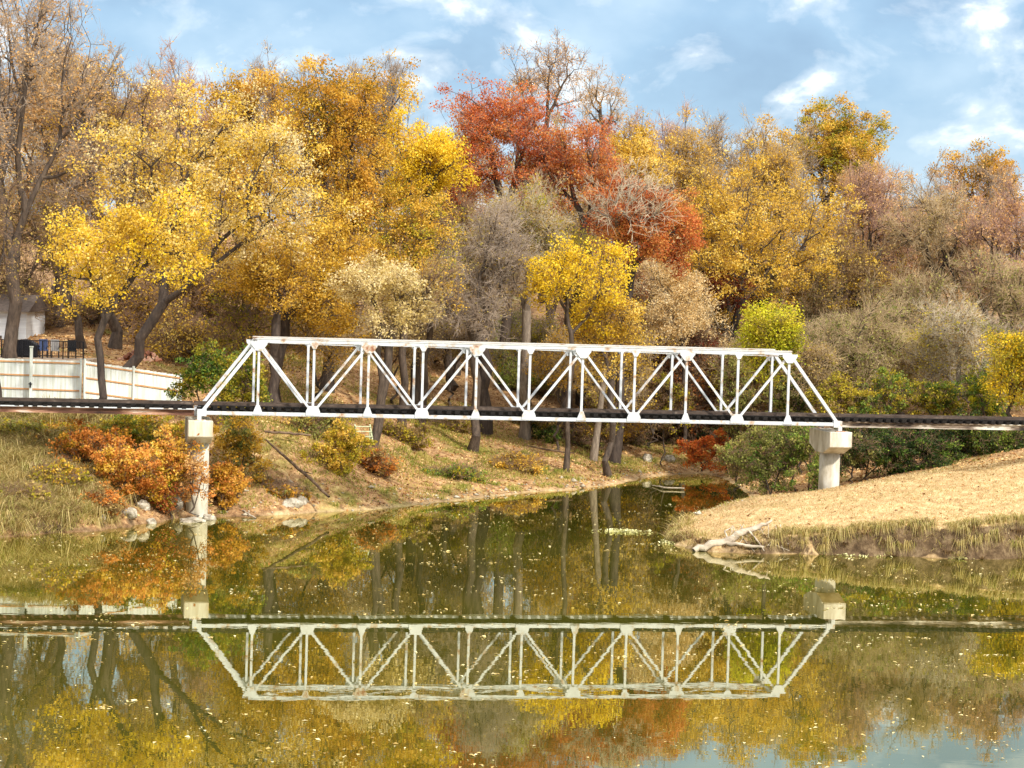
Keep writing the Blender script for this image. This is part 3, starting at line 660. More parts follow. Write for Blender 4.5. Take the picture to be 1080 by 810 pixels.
tree('woodland_tree', 'upright grey trunked tree growing behind the patio railing', 50, 150, 300, 110, 141, 'tan', tips=160, nleaf=8, seed=42, tx=86, R=.24, bark=BARK, group=G_Y, ntw=6)
tree('woodland_tree', 'dark slender tree at the far left edge in front of the fence', -10, 180, 330, 90, 120.5, 'tan', tips=110, nleaf=5, seed=43, tx=0, R=.13, bark=BARKD, group=G_Y, ntw=6)
tree('cedar_tree', 'grey green cedar behind the thick dark trunk', 548, 345, 452, 66, 168, 'green', tips=260, nleaf=22, seed=44, tx=548, R=.12, group=G_U, lsize=.14, leaf2='olive', lobes=12)

# the wooded slope behind: rows of twiggy trees that show between the named crowns
fill = [
 (60, 60, 150, 165, 'grey', 'tan', 'grey twiggy tree behind the large half bare tree at upper left'), (185, 40, 130, 172, 'rose', 'peach', 'fine twigged tree whose tips break the sky above the broad yellow tree'),
 (255, 46, 110, 182, 'grey', 'peach', 'bare tips rising from the ridge behind the small amber crown'), (330, 60, 110, 178, 'grey', 'gold', 'bare crowned tree hidden behind the dense amber tree'),
 (408, 58, 90, 184, 'grey', None, 'pale grey leafless crown between the amber tree and the vivid yellow tree'), (470, 105, 90, 186, 'tan', 'tan', 'thin tan tree left of the tall red crown'),
 (580, 120, 100, 188, 'tan', 'gold', 'thin gold flecked tree behind the gap between the two red crowns'), (655, 115, 90, 190, 'rose', 'peach', 'rosy bare tree behind the soft yellow tree'),
 (710, 108, 90, 192, 'rose', 'peach', 'rosy leafless tree on the skyline left of the wide golden tree'), (765, 122, 90, 190, 'grey', 'gold', 'grey leafless tree on the skyline above the wide golden tree'),
 (825, 130, 90, 188, 'grey', 'gold', 'sparse tree beneath the highest yellow skyline crown'), (905, 150, 110, 195, 'rose', None, 'rosy bare tree right of the highest yellow skyline crown'),
 (960, 158, 90, 192, 'grey', None, 'grey bare tree on the dip of the right skyline'), (1060, 155, 110, 185, 'grey', 'peach', 'grey bare crown in front of the amber tree at the right edge'),
 (160, 200, 130, 152, 'brown', 'gold', 'brown twiggy tree glimpsed through the broad yellow tree'), (240, 240, 120, 158, 'brown', 'amber', 'brown thicket tree behind the left end post of the truss'),
 (340, 230, 120, 160, 'brown', 'gold', 'brown thicket tree behind the amber tree trunk'), (475, 200, 110, 164, 'brown', 'tan', 'brown twiggy tree behind the grey leafless thicket'),
 (640, 250, 110, 166, 'brown', 'rust', 'brown twiggy tree behind the golden understory'), (720, 230, 110, 170, 'brown', 'gold', 'brown twiggy tree right of the dense rust red tree'),
 (800, 260, 120, 168, 'brown', 'olive', 'brown olive thicket under the wide golden tree'), (870, 270, 110, 165, 'tan', 'olive', 'olive tan thicket between the golden tree and the pale grey one'),
 (950, 270, 110, 160, 'tan', 'olive', 'olive tan thicket under the crooked dark trunked tree'), (1040, 260, 110, 156, 'tan', 'olive', 'olive tan thicket under the peach brown tree at the right edge'),
 (20, 200, 110, 155, 'brown', 'tan', 'brown twiggy tree above the white house at left'), (700, 330, 110, 160, 'brown', 'rust', 'low russet thicket behind the cream tree'),
]
for i, (cx, yt, wd, D, tw, lf, lab) in enumerate(fill):
    tree('hillside_tree', lab, cx, yt, yt + 215, wd * 1.15, D, lf or 'tan', tips=380, nleaf=5 if lf and tw != 'brown' else (9 if lf else 0), seed=60 + i, group='twiggy trees filling the wooded slope', twig=tw, ntw=11, twl=.95, twr=.013, lsize=.2, fork=-.1)
fill2 = [(800, 122, 110, 180, 'tan', 'gold', 'golden twiggy tree beneath the left side of the highest yellow skyline crown'), (935, 165, 110, 183, 'tan', 'peach', 'peach twiggy tree beneath the right side of the highest yellow skyline crown'), (1000, 175, 110, 178, 'rose', 'peach', 'peach rose tree below the amber crown on the right skyline'),
 (735, 118, 90, 178, 'tan', 'gold', 'light gold tree on the skyline left of the wide golden tree'), (130, 70, 130, 160, 'tan', 'peach', 'peach leaved tree between the large half bare tree and the broad yellow tree'), (60, 20, 150, 158, 'tan', 'peach', 'peach leaved tree high behind the large half bare tree'),
 (845, 215, 110, 172, 'tan', 'gold', 'gold flecked tree below the highest yellow skyline crown'), (480, 150, 90, 170, 'rose', 'red', 'thin red flecked tree on the left of the tall red crown')]
for i, (cx, yt, wd, D, tw, lf, lab) in enumerate(fill2):
    tree('hillside_tree', lab, cx, yt, yt + 180, wd, D, lf, tips=360, nleaf=11, seed=170 + i, group='twiggy trees filling the wooded slope', twig=tw, ntw=7, twl=.9, twr=.012, lsize=.2, fork=-.1)
brush = [(215, 335, 120, 146, 'brown', 'gold', 'brown brush with gold leaves behind the left end post'), (300, 345, 110, 158, 'tan', 'amber', 'amber flecked brush deep behind the left truss panels'), (385, 335, 110, 166, 'grey', 'tan', 'grey brush on the slope behind the leaning trunk'),
 (455, 330, 110, 172, 'brown', 'ygreen', 'brown and yellow green brush above the leaf strewn slope'), (530, 318, 110, 176, 'grey', 'olive', 'grey olive brush on the slope above the cedar'), (600, 335, 110, 168, 'brown', 'olive', 'olive brown brush behind the middle of the truss'),
 (665, 350, 110, 166, 'brown', 'brown', 'dark brown brush behind the right middle truss panels'), (735, 340, 110, 160, 'brown', 'maroon', 'maroon flecked brush behind the lime tree'), (800, 345, 110, 158, 'tan', 'ygreen', 'yellow green brush behind the right end of the truss'),
 (865, 330, 110, 156, 'tan', 'olive', 'tan olive brush above the right end post'), (940, 335, 120, 154, 'tan', 'ygreen', 'tan brush with yellow green leaves above the right deck'), (1030, 335, 130, 152, 'grey', 'olive', 'grey olive brush above the right deck by the photo edge')]
brush += [(20, 300, 130, 158, 'brown', 'gold', 'gold flecked brush behind the white house'), (95, 290, 130, 160, 'brown', 'tan', 'tan brush on the slope between the patio and the wood pile'), (165, 300, 120, 162, 'brown', 'amber', 'amber brown brush on the slope beyond the wood pile')]
near_brush = [(262, 300, 110, 139, 'brown', 'ygreen', 'yellow green understory tree in the first truss panels', 130), (335, 305, 100, 141, 'tan', 'gold', 'gold understory tree hanging behind the second truss panels', 95), (415, 300, 90, 149, 'tan', 'pale', 'pale straw understory tree behind the leaning trunk', 85),
 (475, 320, 90, 158, 'grey', 'tan', 'tan understory brush behind the grey thicket', 80), (560, 330, 90, 160, 'grey', 'ygreen', 'grey and yellow green understory brush beside the cedar', 80), (590, 345, 80, 150, 'tan', 'gold', 'gold flecked understory tree under the bright golden one', 90),
 (655, 345, 90, 153, 'tan', 'yellow', 'yellow understory brush in the middle right truss panels', 100), (690, 400, 90, 158, 'brown', 'tan', 'tan brown brush low behind the right middle panels', 70), (765, 355, 90, 159, 'tan', 'peach', 'peach understory brush between the cream and lime trees', 90),
 (850, 350, 90, 143, 'tan', 'tan', 'tan brush right behind the last end post', 90), (200, 320, 100, 143, 'brown', 'yellow', 'yellow understory tree above the end of the stepping fence', 100), (640, 420, 80, 156, 'brown', 'gold', 'gold brown brush low at the shaded lawn edge', 60)]
for i, (cx, yt, wd, D, tw, lf, lab, hh) in enumerate(near_brush):
    tree('understory_tree', lab, cx, yt, yt + hh, wd, D, lf, tips=200, nleaf=7, seed=210 + i, group='understory trees seen through the truss', twig=tw, ntw=6, twl=.7, twr=.011, lsize=.17, R=.09, fork=-.3, wob=.2)
for i, (cx, yt, wd, D, tw, lf, lab) in enumerate(brush):
    tree('brush_tree', lab, cx, yt, yt + 95, wd, D, lf, tips=300, nleaf=9, seed=110 + i, group='low brush on the wooded slope', twig=tw, ntw=9, twl=.8, twr=.012, lsize=.17, R=.1, fork=-.3)

for i, (cx, D, yt) in enumerate([(-130, 140, 20), (-260, 148, 40), (-190, 170, 10), (-380, 160, 40), (1170, 160, 190), (1290, 150, 200), (1230, 185, 150), (1400, 165, 190)]):
    tree('hillside_tree', ['golden tree just outside the left edge, nearest the house', 'tan tree outside the left edge behind the fence line', 'amber tree high on the ridge outside the left edge', 'yellow tree farthest outside the left edge', 'golden tree just outside the right edge above the deck', 'tan tree outside the right edge behind the hedge', 'amber tree high on the ridge outside the right edge', 'yellow tree farthest outside the right edge'][i], cx, yt, yt + 240, 170, D, ['gold', 'tan', 'amber', 'yellow'][i % 4], tips=300, nleaf=12, seed=140 + i, group='trees beyond the edges of the view', ntw=5, lsize=.22)
# (crest woods): one far mass
rng = np.random.default_rng(99)
n = 5200; wx = rng.uniform(-75, 80, n); wy = rng.uniform(204, 240, n); wz_ = ground_z(wx, wy); wh = np.where(wx < 12, 9.0, 6.3) + 1.6 * vnoise(wx, wy, .25, 3)
cc = np.stack([wx, wy, wz_ + .5 + wh * rng.uniform(0, 1, n) ** .8], -1)
c = np.repeat(cc, 26, 0) + rng.normal(0, .6, (n * 26, 3)); V, Fq = leaves(rng, c, .24)
me = np_mesh('far_woods', V, [Fq], [LM['tan'], LM['gold'], LM['brown'], LM['peach']]); me.polygons.foreach_set('material_index', np.repeat(((vnoise(wx, wy, .12, 21) * 1.6 + rng.normal(0, .8, n)).astype(int) % 4).astype(np.int32), 26))
o = link('far_woods', me); tag(o, 'brown and gold woods along the crest behind the nearer trees', 'woods', kind='stuff')
# ------------------------------------------------------------------ shrubs
def shrub(name, label, cx, yb, wpx, hpx, D, leaf, tips=150, nleaf=24, lsize=.13, leaf2=None, twig='brown', ntw=2, seed=1, bark=BARK, depth=.7, group='shrubs along the banks', spread=.28, base_z=None, twl=.35, cat='shrub'):
    rng = np.random.default_rng(seed * 13 + 1); s = D / F
    x = at(cx, 450, D).x; bz = gz(x, D) if base_z is None else base_z
    rx, hz = wpx * s / 2, hpx * s
    zb = at(cx, yb, D).z
    bz0 = min(bz, zb)
    t_ = lobed_tips(rng, (x, D, zb + hz * .52), (rx, rx * depth, hz * .5), tips, 9, .45, .42)
    gzz = ground_z(t_[:, 0], t_[:, 1]); t_[:, 2] = np.maximum(t_[:, 2], gzz + .08)
    return plant(name, label, cat, (x, D, bz), (x, D, max(bz, zb) + .25), t_, .05, leaf, int(nleaf * 1.6), lsize, spread * 1.25, bark, TW[twig], ntw, twl, seed, group, rt=.007, leaf2=leaf2, frac=.5, crownname='foliage', twr=.008)
SHR = 'shrubs along the banks'
shrub('orange_shrub', 'bright orange shrub on the bank left of the stained pier', 145, 548, 96, 82, 112.6, 'orange', tips=260, nleaf=26, leaf2='gold', seed=1)
shrub('orange_shrub', 'orange and yellow shrub growing close against the stained pier', 183, 528, 56, 76, 114.0, 'gold', tips=150, leaf2='orange', seed=2)
shrub('orange_shrub', 'rusty low shrub behind the bright orange one under the left span', 105, 512, 110, 66, 114.6, 'orange', tips=200, leaf2='amber', seed=3)
shrub('peach_shrub', 'peach leaved spray in front of the stained pier', 207, 540, 40, 60, 113.3, 'peach', tips=70, nleaf=14, leaf2='orange', seed=4, base_z=.1)
shrub('green_shrub', 'olive green shrub right under the left span beside the fence foot', 160, 475, 110, 40, 119.2, 'ygreen', tips=150, leaf2='amber', seed=5)
shrub('green_shrub', 'leafy yellow green shrub above the deck left of the end post', 212, 440, 70, 78, 121.5, 'green', tips=220, leaf2='ygreen', seed=6)
shrub('yellow_shrub', 'gold and green shrub behind the left end post of the truss', 252, 450, 70, 95, 125, 'ygreen', tips=220, leaf2='green', seed=7)
shrub('yellow_shrub', 'gold leaved shrub right of the stained pier just below the deck', 252, 515, 62, 78, 119.5, 'gold', tips=190, leaf2='olive', seed=8)
shrub('russet_shrub', 'dark russet low shrub at the foot of the steep bank right of the stained pier', 250, 545, 56, 50, 117.5, 'brown', tips=140, leaf2='orange', seed=9)
shrub('yellow_shrub', 'yellow green shrub beside the leaning trunk on the lawn', 357, 513, 74, 68, 124.5, 'ygreen', tips=240, leaf2='gold', seed=10, nleaf=22)
shrub('rust_shrub', 'rust and tan shrub on the upper left bank under the middle of the left span', 60, 490, 90, 42, 117.2, 'amber', tips=170, leaf2='ygreen', seed=50)
shrub('green_shrub', 'olive shrub on the upper bank at the left edge under the span', 12, 478, 80, 34, 117.6, 'olive', tips=150, leaf2='ygreen', seed=51)
shrub('orange_shrub', 'small peach orange shrub low on the bank beside the tall grass', 108, 556, 56, 46, 109.6, 'orange', tips=120, leaf2='tan', seed=52)
shrub('rust_shrub', 'rust brown shrub at the waterline directly left of the stained pier', 168, 540, 48, 44, 113.6, 'rust', tips=110, leaf2='ygreen', seed=53, base_z=.2)
shrub('green_shrub', 'yellow green shrub high on the bank behind the bright orange one', 132, 474, 84, 36, 117.0, 'ygreen', tips=140, leaf2='green', seed=54)
shrub('russet_shrub', 'orange and brown shrub under the first truss panel by the water', 236, 545, 44, 60, 116.6, 'amber', tips=120, leaf2='orange', seed=55)
for i, (cx, yb_, w_, h_, D, lf, lf2, lab) in enumerate([
    (425, 478, 60, 32, 139, 'ygreen', 'tan', 'low yellow green scrub right of the leaning trunk'), (486, 512, 76, 20, 134, 'green', 'ygreen', 'flat fresh green plants near the gravel shore of the lawn'), (545, 500, 62, 22, 140, 'gold', 'tan', 'low golden scrub near the shore on the lawn'),
    (330, 470, 70, 36, 129, 'olive', 'gold', 'olive scrub on the slope behind the yellow green shrub'), (395, 500, 56, 26, 128, 'orange', 'tan', 'low russet scrub at the foot of the leaning trunk'), (300, 535, 50, 22, 119.5, 'amber', 'olive', 'low amber scrub at the shore beneath the fallen branch'),
    (560, 455, 60, 26, 152, 'tan', 'ygreen', 'low tan scrub right of the thick dark trunk on the lawn'), (478, 462, 60, 22, 149, 'ygreen', 'tan', 'low yellow green scrub left of the thick dark trunk'),
    (30, 545, 70, 34, 108, 'tan', 'ygreen', 'straw coloured scrub low on the far left bank'), (62, 520, 60, 34, 110.5, 'ygreen', 'gold', 'yellow green scrub in the long grass of the left bank'),
    (568, 472, 60, 46, 157, 'brown', 'olive', 'brown thicket right of the thick dark trunk'), (655, 498, 70, 62, 158, 'brown', 'dkgreen', 'dark brown thicket between the two thickets by the creek head'),
    (720, 492, 60, 56, 162, 'brown', 'maroon', 'dark russet thicket behind the scarlet shrub'), (775, 492, 70, 60, 158, 'dkgreen', 'brown', 'dark green thicket right of the scarlet shrub'),
    (632, 470, 50, 50, 150, 'brown', 'ygreen', 'brown and yellow thicket in front of the dark trunks at the lawn edge'), (838, 500, 60, 60, 134, 'olive', 'green', 'olive bush filling the gap left of the pale pier'), (900, 505, 50, 60, 131.5, 'dkgreen', 'olive', 'dark green bush touching the right side of the pale pier')]):
    shrub('thicket_shrub', lab, cx, yb_, w_, h_, D, lf, tips=230, nleaf=15, ntw=5, seed=70 + i, leaf2=lf2, lsize=.14, bark=BARKD, twl=.45)
shrub('scarlet_shrub', 'scarlet orange shrub over the water at the head of the creek', 742, 500, 62, 46, 150, 'scarlet', tips=160, seed=11, lsize=.15, base_z=.5)
shrub('brown_shrub', 'dark brown thicket at the lawn edge left of the creek head', 620, 500, 110, 58, 155, 'brown', tips=260, nleaf=14, ntw=6, seed=12, lsize=.15, leaf2='olive', bark=BARKD, twl=.5)
shrub('brown_shrub', 'dark brown thicket directly behind the creek head', 690, 494, 100, 55, 160, 'brown', tips=240, nleaf=14, ntw=6, seed=13, lsize=.15, leaf2='dkgreen', bark=BARKD, twl=.5)
shrub('green_shrub', 'round dark green bush at the shaded edge of the lawn', 577, 478, 26, 32, 152, 'dkgreen', tips=70, seed=14, leaf2='green')
shrub('olive_bush', 'large olive green bush in front of the dark hedge left of the pale pier', 815, 535, 90, 85, 131, 'olive', tips=300, nleaf=20, ntw=5, seed=15, leaf2='green', base_z=.3)
shrub('olive_bush', 'grey green bush leaning over the creek behind the tip of the point', 778, 520, 50, 62, 138, 'olive', tips=150, nleaf=16, ntw=6, seed=16, base_z=.3, leaf2='tan')
shrub('olive_bush', 'olive green bush between the large olive bush and the pale pier', 855, 525, 60, 78, 130, 'green', tips=200, nleaf=20, ntw=4, seed=17, leaf2='olive')
for i, (cx, D, lab) in enumerate([(915, 133, 'dark green hedge bush just right of the pale pier under the deck'), (970, 134, 'second dark green hedge bush right of the pale pier'), (1025, 135, 'third dark green hedge bush right of the pale pier'), (1080, 136, 'dark green hedge bush cut by the right edge of the photo')]):
    shrub('hedge_bush', lab, cx, 518, 92, 84, D, 'dkgreen', tips=380, nleaf=22, ntw=4, seed=20 + i, leaf2='green', group='dark hedge bushes under the right span')
for i, (cx, w_, h_, D, lf, lf2, lab) in enumerate([
    (880, 60, 46, 140, 'ygreen', 'tan', 'tan green bush behind the right end of the truss'), (930, 66, 50, 140, 'green', 'ygreen', 'fresh green bush showing above the right deck next to the truss'),
    (985, 66, 44, 140, 'ygreen', 'green', 'yellow green low bush above the middle of the right deck'), (1040, 70, 60, 141, 'green', 'lime', 'leafy green bush above the right deck near the photo edge'),
    (835, 60, 70, 143, 'olive', 'green', 'olive bush filling the last truss panels'), (770, 60, 75, 150, 'olive', 'brown', 'brown olive bush seen through the right truss panels'),
    (700, 60, 60, 152, 'brown', 'ygreen', 'brown bush seen through the truss below the cream tree')]):
    shrub('bush', lab, cx, 462 if i < 4 else 470, w_, h_ + 20, D, lf, tips=190, nleaf=22, ntw=4, seed=30 + i, leaf2=lf2, lsize=.14)

# ------------------------------------------------------------------ grass and litter (uncountable)
def scatter(rng, n, x0, x1, y0, y1, test):
    x = rng.uniform(x0, x1, n * 3); y = rng.uniform(y0, y1, n * 3); z = ground_z(x, y); d = shore_dist(x, y)
    k = test(x, y, z, d, rng); x, y, z, d = x[k][:n], y[k][:n], z[k][:n], d[k][:n]; return x, y, z, d
def blades(rng, x, y, z, h, wd, lean):
    n = len(x); a = rng.uniform(0, 2 * np.pi, n); hh = h * rng.uniform(.5, 1.4, n)
    c = np.stack([x, y, z - .03], -1); dx = np.stack([np.cos(a), np.sin(a), np.zeros(n)], -1) * wd
    l1 = rng.normal(0, 1, (n, 3)) * (lean * hh)[:, None]; l1[:, 2] = 0
    m_ = c + l1 * .35 + np.stack([np.zeros(n), np.zeros(n), hh * .6], -1); e = c + l1 + np.stack([np.zeros(n), np.zeros(n), hh * .95], -1)
    V = np.stack([c - dx, c + dx, m_ + dx * .8, m_ - dx * .8, e], 1).reshape(-1, 3); b_ = (np.arange(n) * 5)[:, None]
    return V, [np.concatenate([b_, b_ + 1, b_ + 2, b_ + 3], 1), np.concatenate([b_ + 3, b_ + 2, b_ + 4], 1)]
GM_dry = leaf_mat('dry_grass', [(168, 140, 94), (198, 172, 124), (216, 194, 150), (166, 154, 94)], scale=.5)
GM_grn = leaf_mat('green_grass', [(112, 124, 44), (150, 150, 62), (186, 172, 90), (206, 186, 116)], scale=.5)
GM_tall = leaf_mat('tall_bank_grass', [(146, 124, 66), (186, 162, 98), (216, 194, 136), (150, 146, 70), (128, 100, 66)], scale=.6)
rng = np.random.default_rng(5)
def mk(name, V, Fs, m_): o = link(name, np_mesh(name, V, Fs, [m_])); tag(o, kind='stuff'); return o
x, y, z, d = scatter(rng, 60000, 7, 34, 105, 132, lambda x, y, z, d, r: (d > .1))
V, Fs = blades(rng, x, y, z, .11, .018, .6); tag(mk('dry_grass', V, Fs, GM_dry), 'short tan dry grass covering the point under the right span', 'grass')
x, y, z, d = scatter(rng, 14000, 7, 34, 105, 116, lambda x, y, z, d, r: (d > .05) & (d < 1.3) & ((vnoise(x, y, 1.3, 12) + r.normal(0, .4, x.size)) > .15))
V, Fs = blades(rng, x, y, z, .30, .018, 1.3); tag(mk('bank_grass', V, Fs, GM_tall), 'shaggy grass hanging over the cut bank of the point', 'grass')
x, y, z, d = scatter(rng, 60000, -34, -12.5, 102, 121, lambda x, y, z, d, r: (d > -.05) & ((vnoise(x, y, .45, 8) + np.clip((-20 - x) * .8, -1.6, 1.1) + r.normal(0, .3, x.size)) > -.1))
V, Fs = blades(rng, x, y, z, .42 * (1 + .7 * vnoise(x, y, 1.6, 31)).clip(.25, 2), .022, 1.1); tag(mk('tall_grass', V, Fs, GM_tall), 'long arching tan and green grass on the left bank below the span', 'grass')
x, y, z, d = scatter(rng, 60000, -16, 14, 117, 160, lambda x, y, z, d, r: (d > .6) & ((vnoise(x, y, .3, 11) + r.normal(0, .35, x.size)) > .15))
V, Fs = blades(rng, x, y, z, .16, .02, .6); tag(mk('lawn_grass', V, Fs, GM_grn), 'green and yellow grass patches on the lawn beyond the creek', 'grass')
lit = leaf_mat('fallen_leaves', [(112, 74, 40), (168, 118, 68), (206, 164, 104), (226, 196, 140)], tr=.1)
x, y, z, d = scatter(rng, 42000, -34, 34, 108, 175, lambda x, y, z, d, r: (d > .1) & ~((x > 7) & (y < 126) & (r.uniform(0, 1, x.size) > .12)))
V, Fq = leaves(rng, np.stack([x, y, z + .03], -1), .17, 1.5); tag(mk('fallen_leaves', V, [Fq], lit), 'brown and tan fallen leaves strewn over the banks', 'leaves')
def tufts(rng, nt, nb, x0, x1, y0, y1, test, ln, wd_):
    x, y, z, d = scatter(rng, nt, x0, x1, y0, y1, test); nt = len(x)
    e_ = .15; gx_ = -(shore_dist(x + e_, y) - shore_dist(x - e_, y)); gy_ = -(shore_dist(x, y + e_) - shore_dist(x, y - e_)); gn = np.hypot(gx_, gy_) + 1e-6
    sc = rng.uniform(.45, 1.5, nt); r = lambda v: np.repeat(v, nb)
    n = nt * nb; X, Y, Z, S = r(x), r(y), r(z), r(sc); ox, oy = r(gx_ / gn), r(gy_ / gn)
    a = rng.uniform(0, 2 * np.pi, n); L_ = ln * S * rng.uniform(.4, 1.2, n); dx, dy = np.cos(a), np.sin(a)
    c = np.stack([X + dx * .1 * S, Y + dy * .1 * S, Z - .02], -1); out = dx * ox + dy * oy
    m_ = c + np.stack([dx * L_ * .35, dy * L_ * .35, L_ * .45], -1); e = c + np.stack([dx * L_ * .8, dy * L_ * .8, L_ * (.12 - .75 * np.maximum(out, 0))], -1); e[:, 2] = np.maximum(e[:, 2], .01)
    p = np.stack([-dy, dx, 0 * dx], -1) * wd_; b_ = (np.arange(n) * 5)[:, None]
    return np.stack([c - p, c + p, m_ + p * .8, m_ - p * .8, e], 1).reshape(-1, 3), [np.concatenate([b_, b_ + 1, b_ + 2, b_ + 3], 1), np.concatenate([b_ + 3, b_ + 2, b_ + 4], 1)]
V, Fs = tufts(rng, 850, 60, 7, 34, 105, 116, lambda x, y, z, d, r: (d > .15) & (d < 1.1) & ((x < 8.3) | (x > 12.4)), .55, .015); tag(mk('bank_tufts', V, Fs, GM_tall), 'shaggy grass tufts drooping over the earth bank of the point', 'grass')
V, Fs = tufts(rng, 260, 60, 7, 34, 105, 116, lambda x, y, z, d, r: (d > .0) & (d < .5), .40, .014); tag(mk('brown_tufts', V, Fs, LM['brown']), 'brown dead grass tufts at the foot of the bank of the point', 'grass')
V, Fs = tufts(rng, 330, 50, -16, 10, 114, 160, lambda x, y, z, d, r: (d > .3) & (d < 9) & (vnoise(x, y, .5, 41) > .1), .42, .016); tag(mk('lawn_tufts', V, Fs, GM_grn), 'green and straw grass tufts along the far shore of the creek', 'grass')
V, Fs = tufts(rng, 260, 60, -34, -19, 102, 121, lambda x, y, z, d, r: (d > .0), .9, .02); tag(mk('left_bank_tufts', V, Fs, GM_tall), 'large straw coloured grass tufts on the left bank', 'grass')
# gravel and small stones on the low shore
x, y, z, d = scatter(rng, 1500, -17, 13, 112, 158, lambda x, y, z, d, r: (d > -.1) & (d < 1.6 + r.normal(0, .5, x.size)))
th = rng.uniform(.03, .11, len(x)) * np.where(rng.uniform(0, 1, len(x)) < .06, 2.4, 1); oc = np.array([(1, 0, 0), (0, 1, 0), (-1, 0, 0), (0, -1, 0), (0, 0, .7), (0, 0, -.5)])
V = (np.stack([x, y, z + th * .2], -1)[:, None] + oc[None] * th[:, None, None] * rng.uniform(.6, 1.3, (len(x), 6, 1))).reshape(-1, 3)
Ft = np.array([(0, 1, 4), (1, 2, 4), (2, 3, 4), (3, 0, 4), (1, 0, 5), (2, 1, 5), (3, 2, 5), (0, 3, 5)])
Fq = ((np.arange(len(x)) * 6)[:, None, None] + Ft[None]).reshape(-1, 3)
tag(mk('shore_gravel', V, [Fq], noisy('gravel_stone', [(.3, (120, 106, 86)), (.5, (170, 158, 136)), (.7, (206, 196, 176))], scale=1.4)), 'loose pale gravel along the far shore', 'gravel')
# leaves drifting on the water
flm = leaf_mat('floating_leaf', [(140, 112, 50), (190, 162, 92), (214, 192, 130), (228, 216, 170)], tr=.1)
def onw(rng, n, f):
    x = rng.uniform(-34, 34, n * 4); y = 56 + 74 * rng.uniform(0, 1, n * 4) ** 1.0; d = shore_dist(x, y); k = (d < -.3) & f(x, y, rng); return x[k][:n], y[k][:n]
x, y = onw(rng, 5200, lambda x, y, r: (vnoise(x, y, .22, 5) + .5 * vnoise(x, y, .9, 6) + r.normal(0, .45, x.size)) > .25)
c = np.stack([x, y, np.full(len(x), .018)], -1)
c2 = np.repeat(c[rng.integers(0, len(c), 260)], 6, 0); c2[:, :2] += rng.normal(0, 1, (len(c2), 2)) * np.array([.22, .12]); c = np.concatenate([c, c2])
V, Fq = leaves(rng, c, .10 * rng.uniform(.35, 1.5, len(c)) ** 1.3, 7.); V[:, 2] = np.maximum(V[:, 2], .004)
tag(mk('floating_leaves', V, [Fq], flm), 'small pale leaves drifting over the whole water surface', 'leaves')

# ------------------------------------------------------------------ rocks, logs, driftwood
ROCK = noisy('pale_limestone', [(.3, (96, 86, 72)), (.5, (158, 148, 130)), (.7, (200, 192, 176))], scale=2.5, bump=.6, bdist=.05)
def rock(label, px, py, wpx, hpx, seed, D=None, grp='pale rocks along the waterline'):
    p = on_water(px, py) if D is None else at(px, py, D)
    s = p.y / F; me = bpy.data.meshes.new('rock'); bm = bmesh.new(); bmesh.ops.create_icosphere(bm, subdivisions=3, radius=1)
    sd_ = Vector((seed * 3.1, seed * 1.7, 0))
    for v in bm.verts:
        n = v.co.normalized(); k = 1 + .38 * mnoise.noise(n * 1.3 + sd_) + .12 * mnoise.noise(n * 4 + sd_)
        v.co = n * k; v.co.z = max(v.co.z, -.5)
        v.co = Vector((round(v.co.x * 3.2) / 3.2 * .45 + v.co.x * .55, v.co.y, round(v.co.z * 3) / 3 * .45 + v.co.z * .55))
    for v in bm.verts: v.co = Vector((v.co.x * wpx * s / 2, v.co.y * wpx * s / 2 * .8, v.co.z * hpx * s * .75))
    bm.to_mesh(me); bm.free(); o = link('rock', me, ROCK); yy = p.y - (.5 if D is None else 0); o.location = (p.x, yy, max(gz(p.x, yy), 0) + hpx * s * .12); o.rotation_euler = (0, 0, seed * 1.3)
    tag(o, label, 'rock', grp)
rock('largest pale flat rock at the waterline under the orange shrub', 137, 552, 24, 9, 1)
rock('small pale rock just right of the largest flat one', 161, 551, 12, 6, 2)
rock('blocky pale rock leaning beside the stained pier base', 188, 543, 14, 12, 3)
rock('round white rock touching the left side of the stained pier', 199, 538, 14, 10, 4)
rock('low grey slab in the water at the stained pier foot', 206, 549, 26, 5, 5)
rock('pale rock half hidden under the bright orange shrub', 152, 548, 16, 9, 12)
rock('broad pale rock at the waterline right of the round white one', 222, 547, 16, 7, 13)
rock('small dark wet rock left of the largest flat one', 110, 556, 10, 5, 6)
rock('pale rock on the steep bank below the fallen branch', 318, 521, 13, 9, 7, D=119.5)
rock('grey slab resting under the pale rock on the steep bank', 308, 530, 24, 9, 8, D=118.8)
rock('white boulder at the head of the creek beneath the scarlet shrub', 682, 493, 12, 8, 9, D=153)
rock('white boulder right beside the other at the creek head', 706, 492, 13, 7, 10, D=154)
WOOD = noisy('weathered_driftwood', [(.3, (120, 106, 90)), (.5, (168, 154, 134)), (.7, (200, 188, 168))], scale=3, stretch=(.4, 1, 1), bump=.5)
WOODD = noisy('dark_dead_wood', [(.3, (56, 42, 32)), (.5, (96, 76, 58)), (.7, (130, 108, 84))], scale=3, bump=.5)
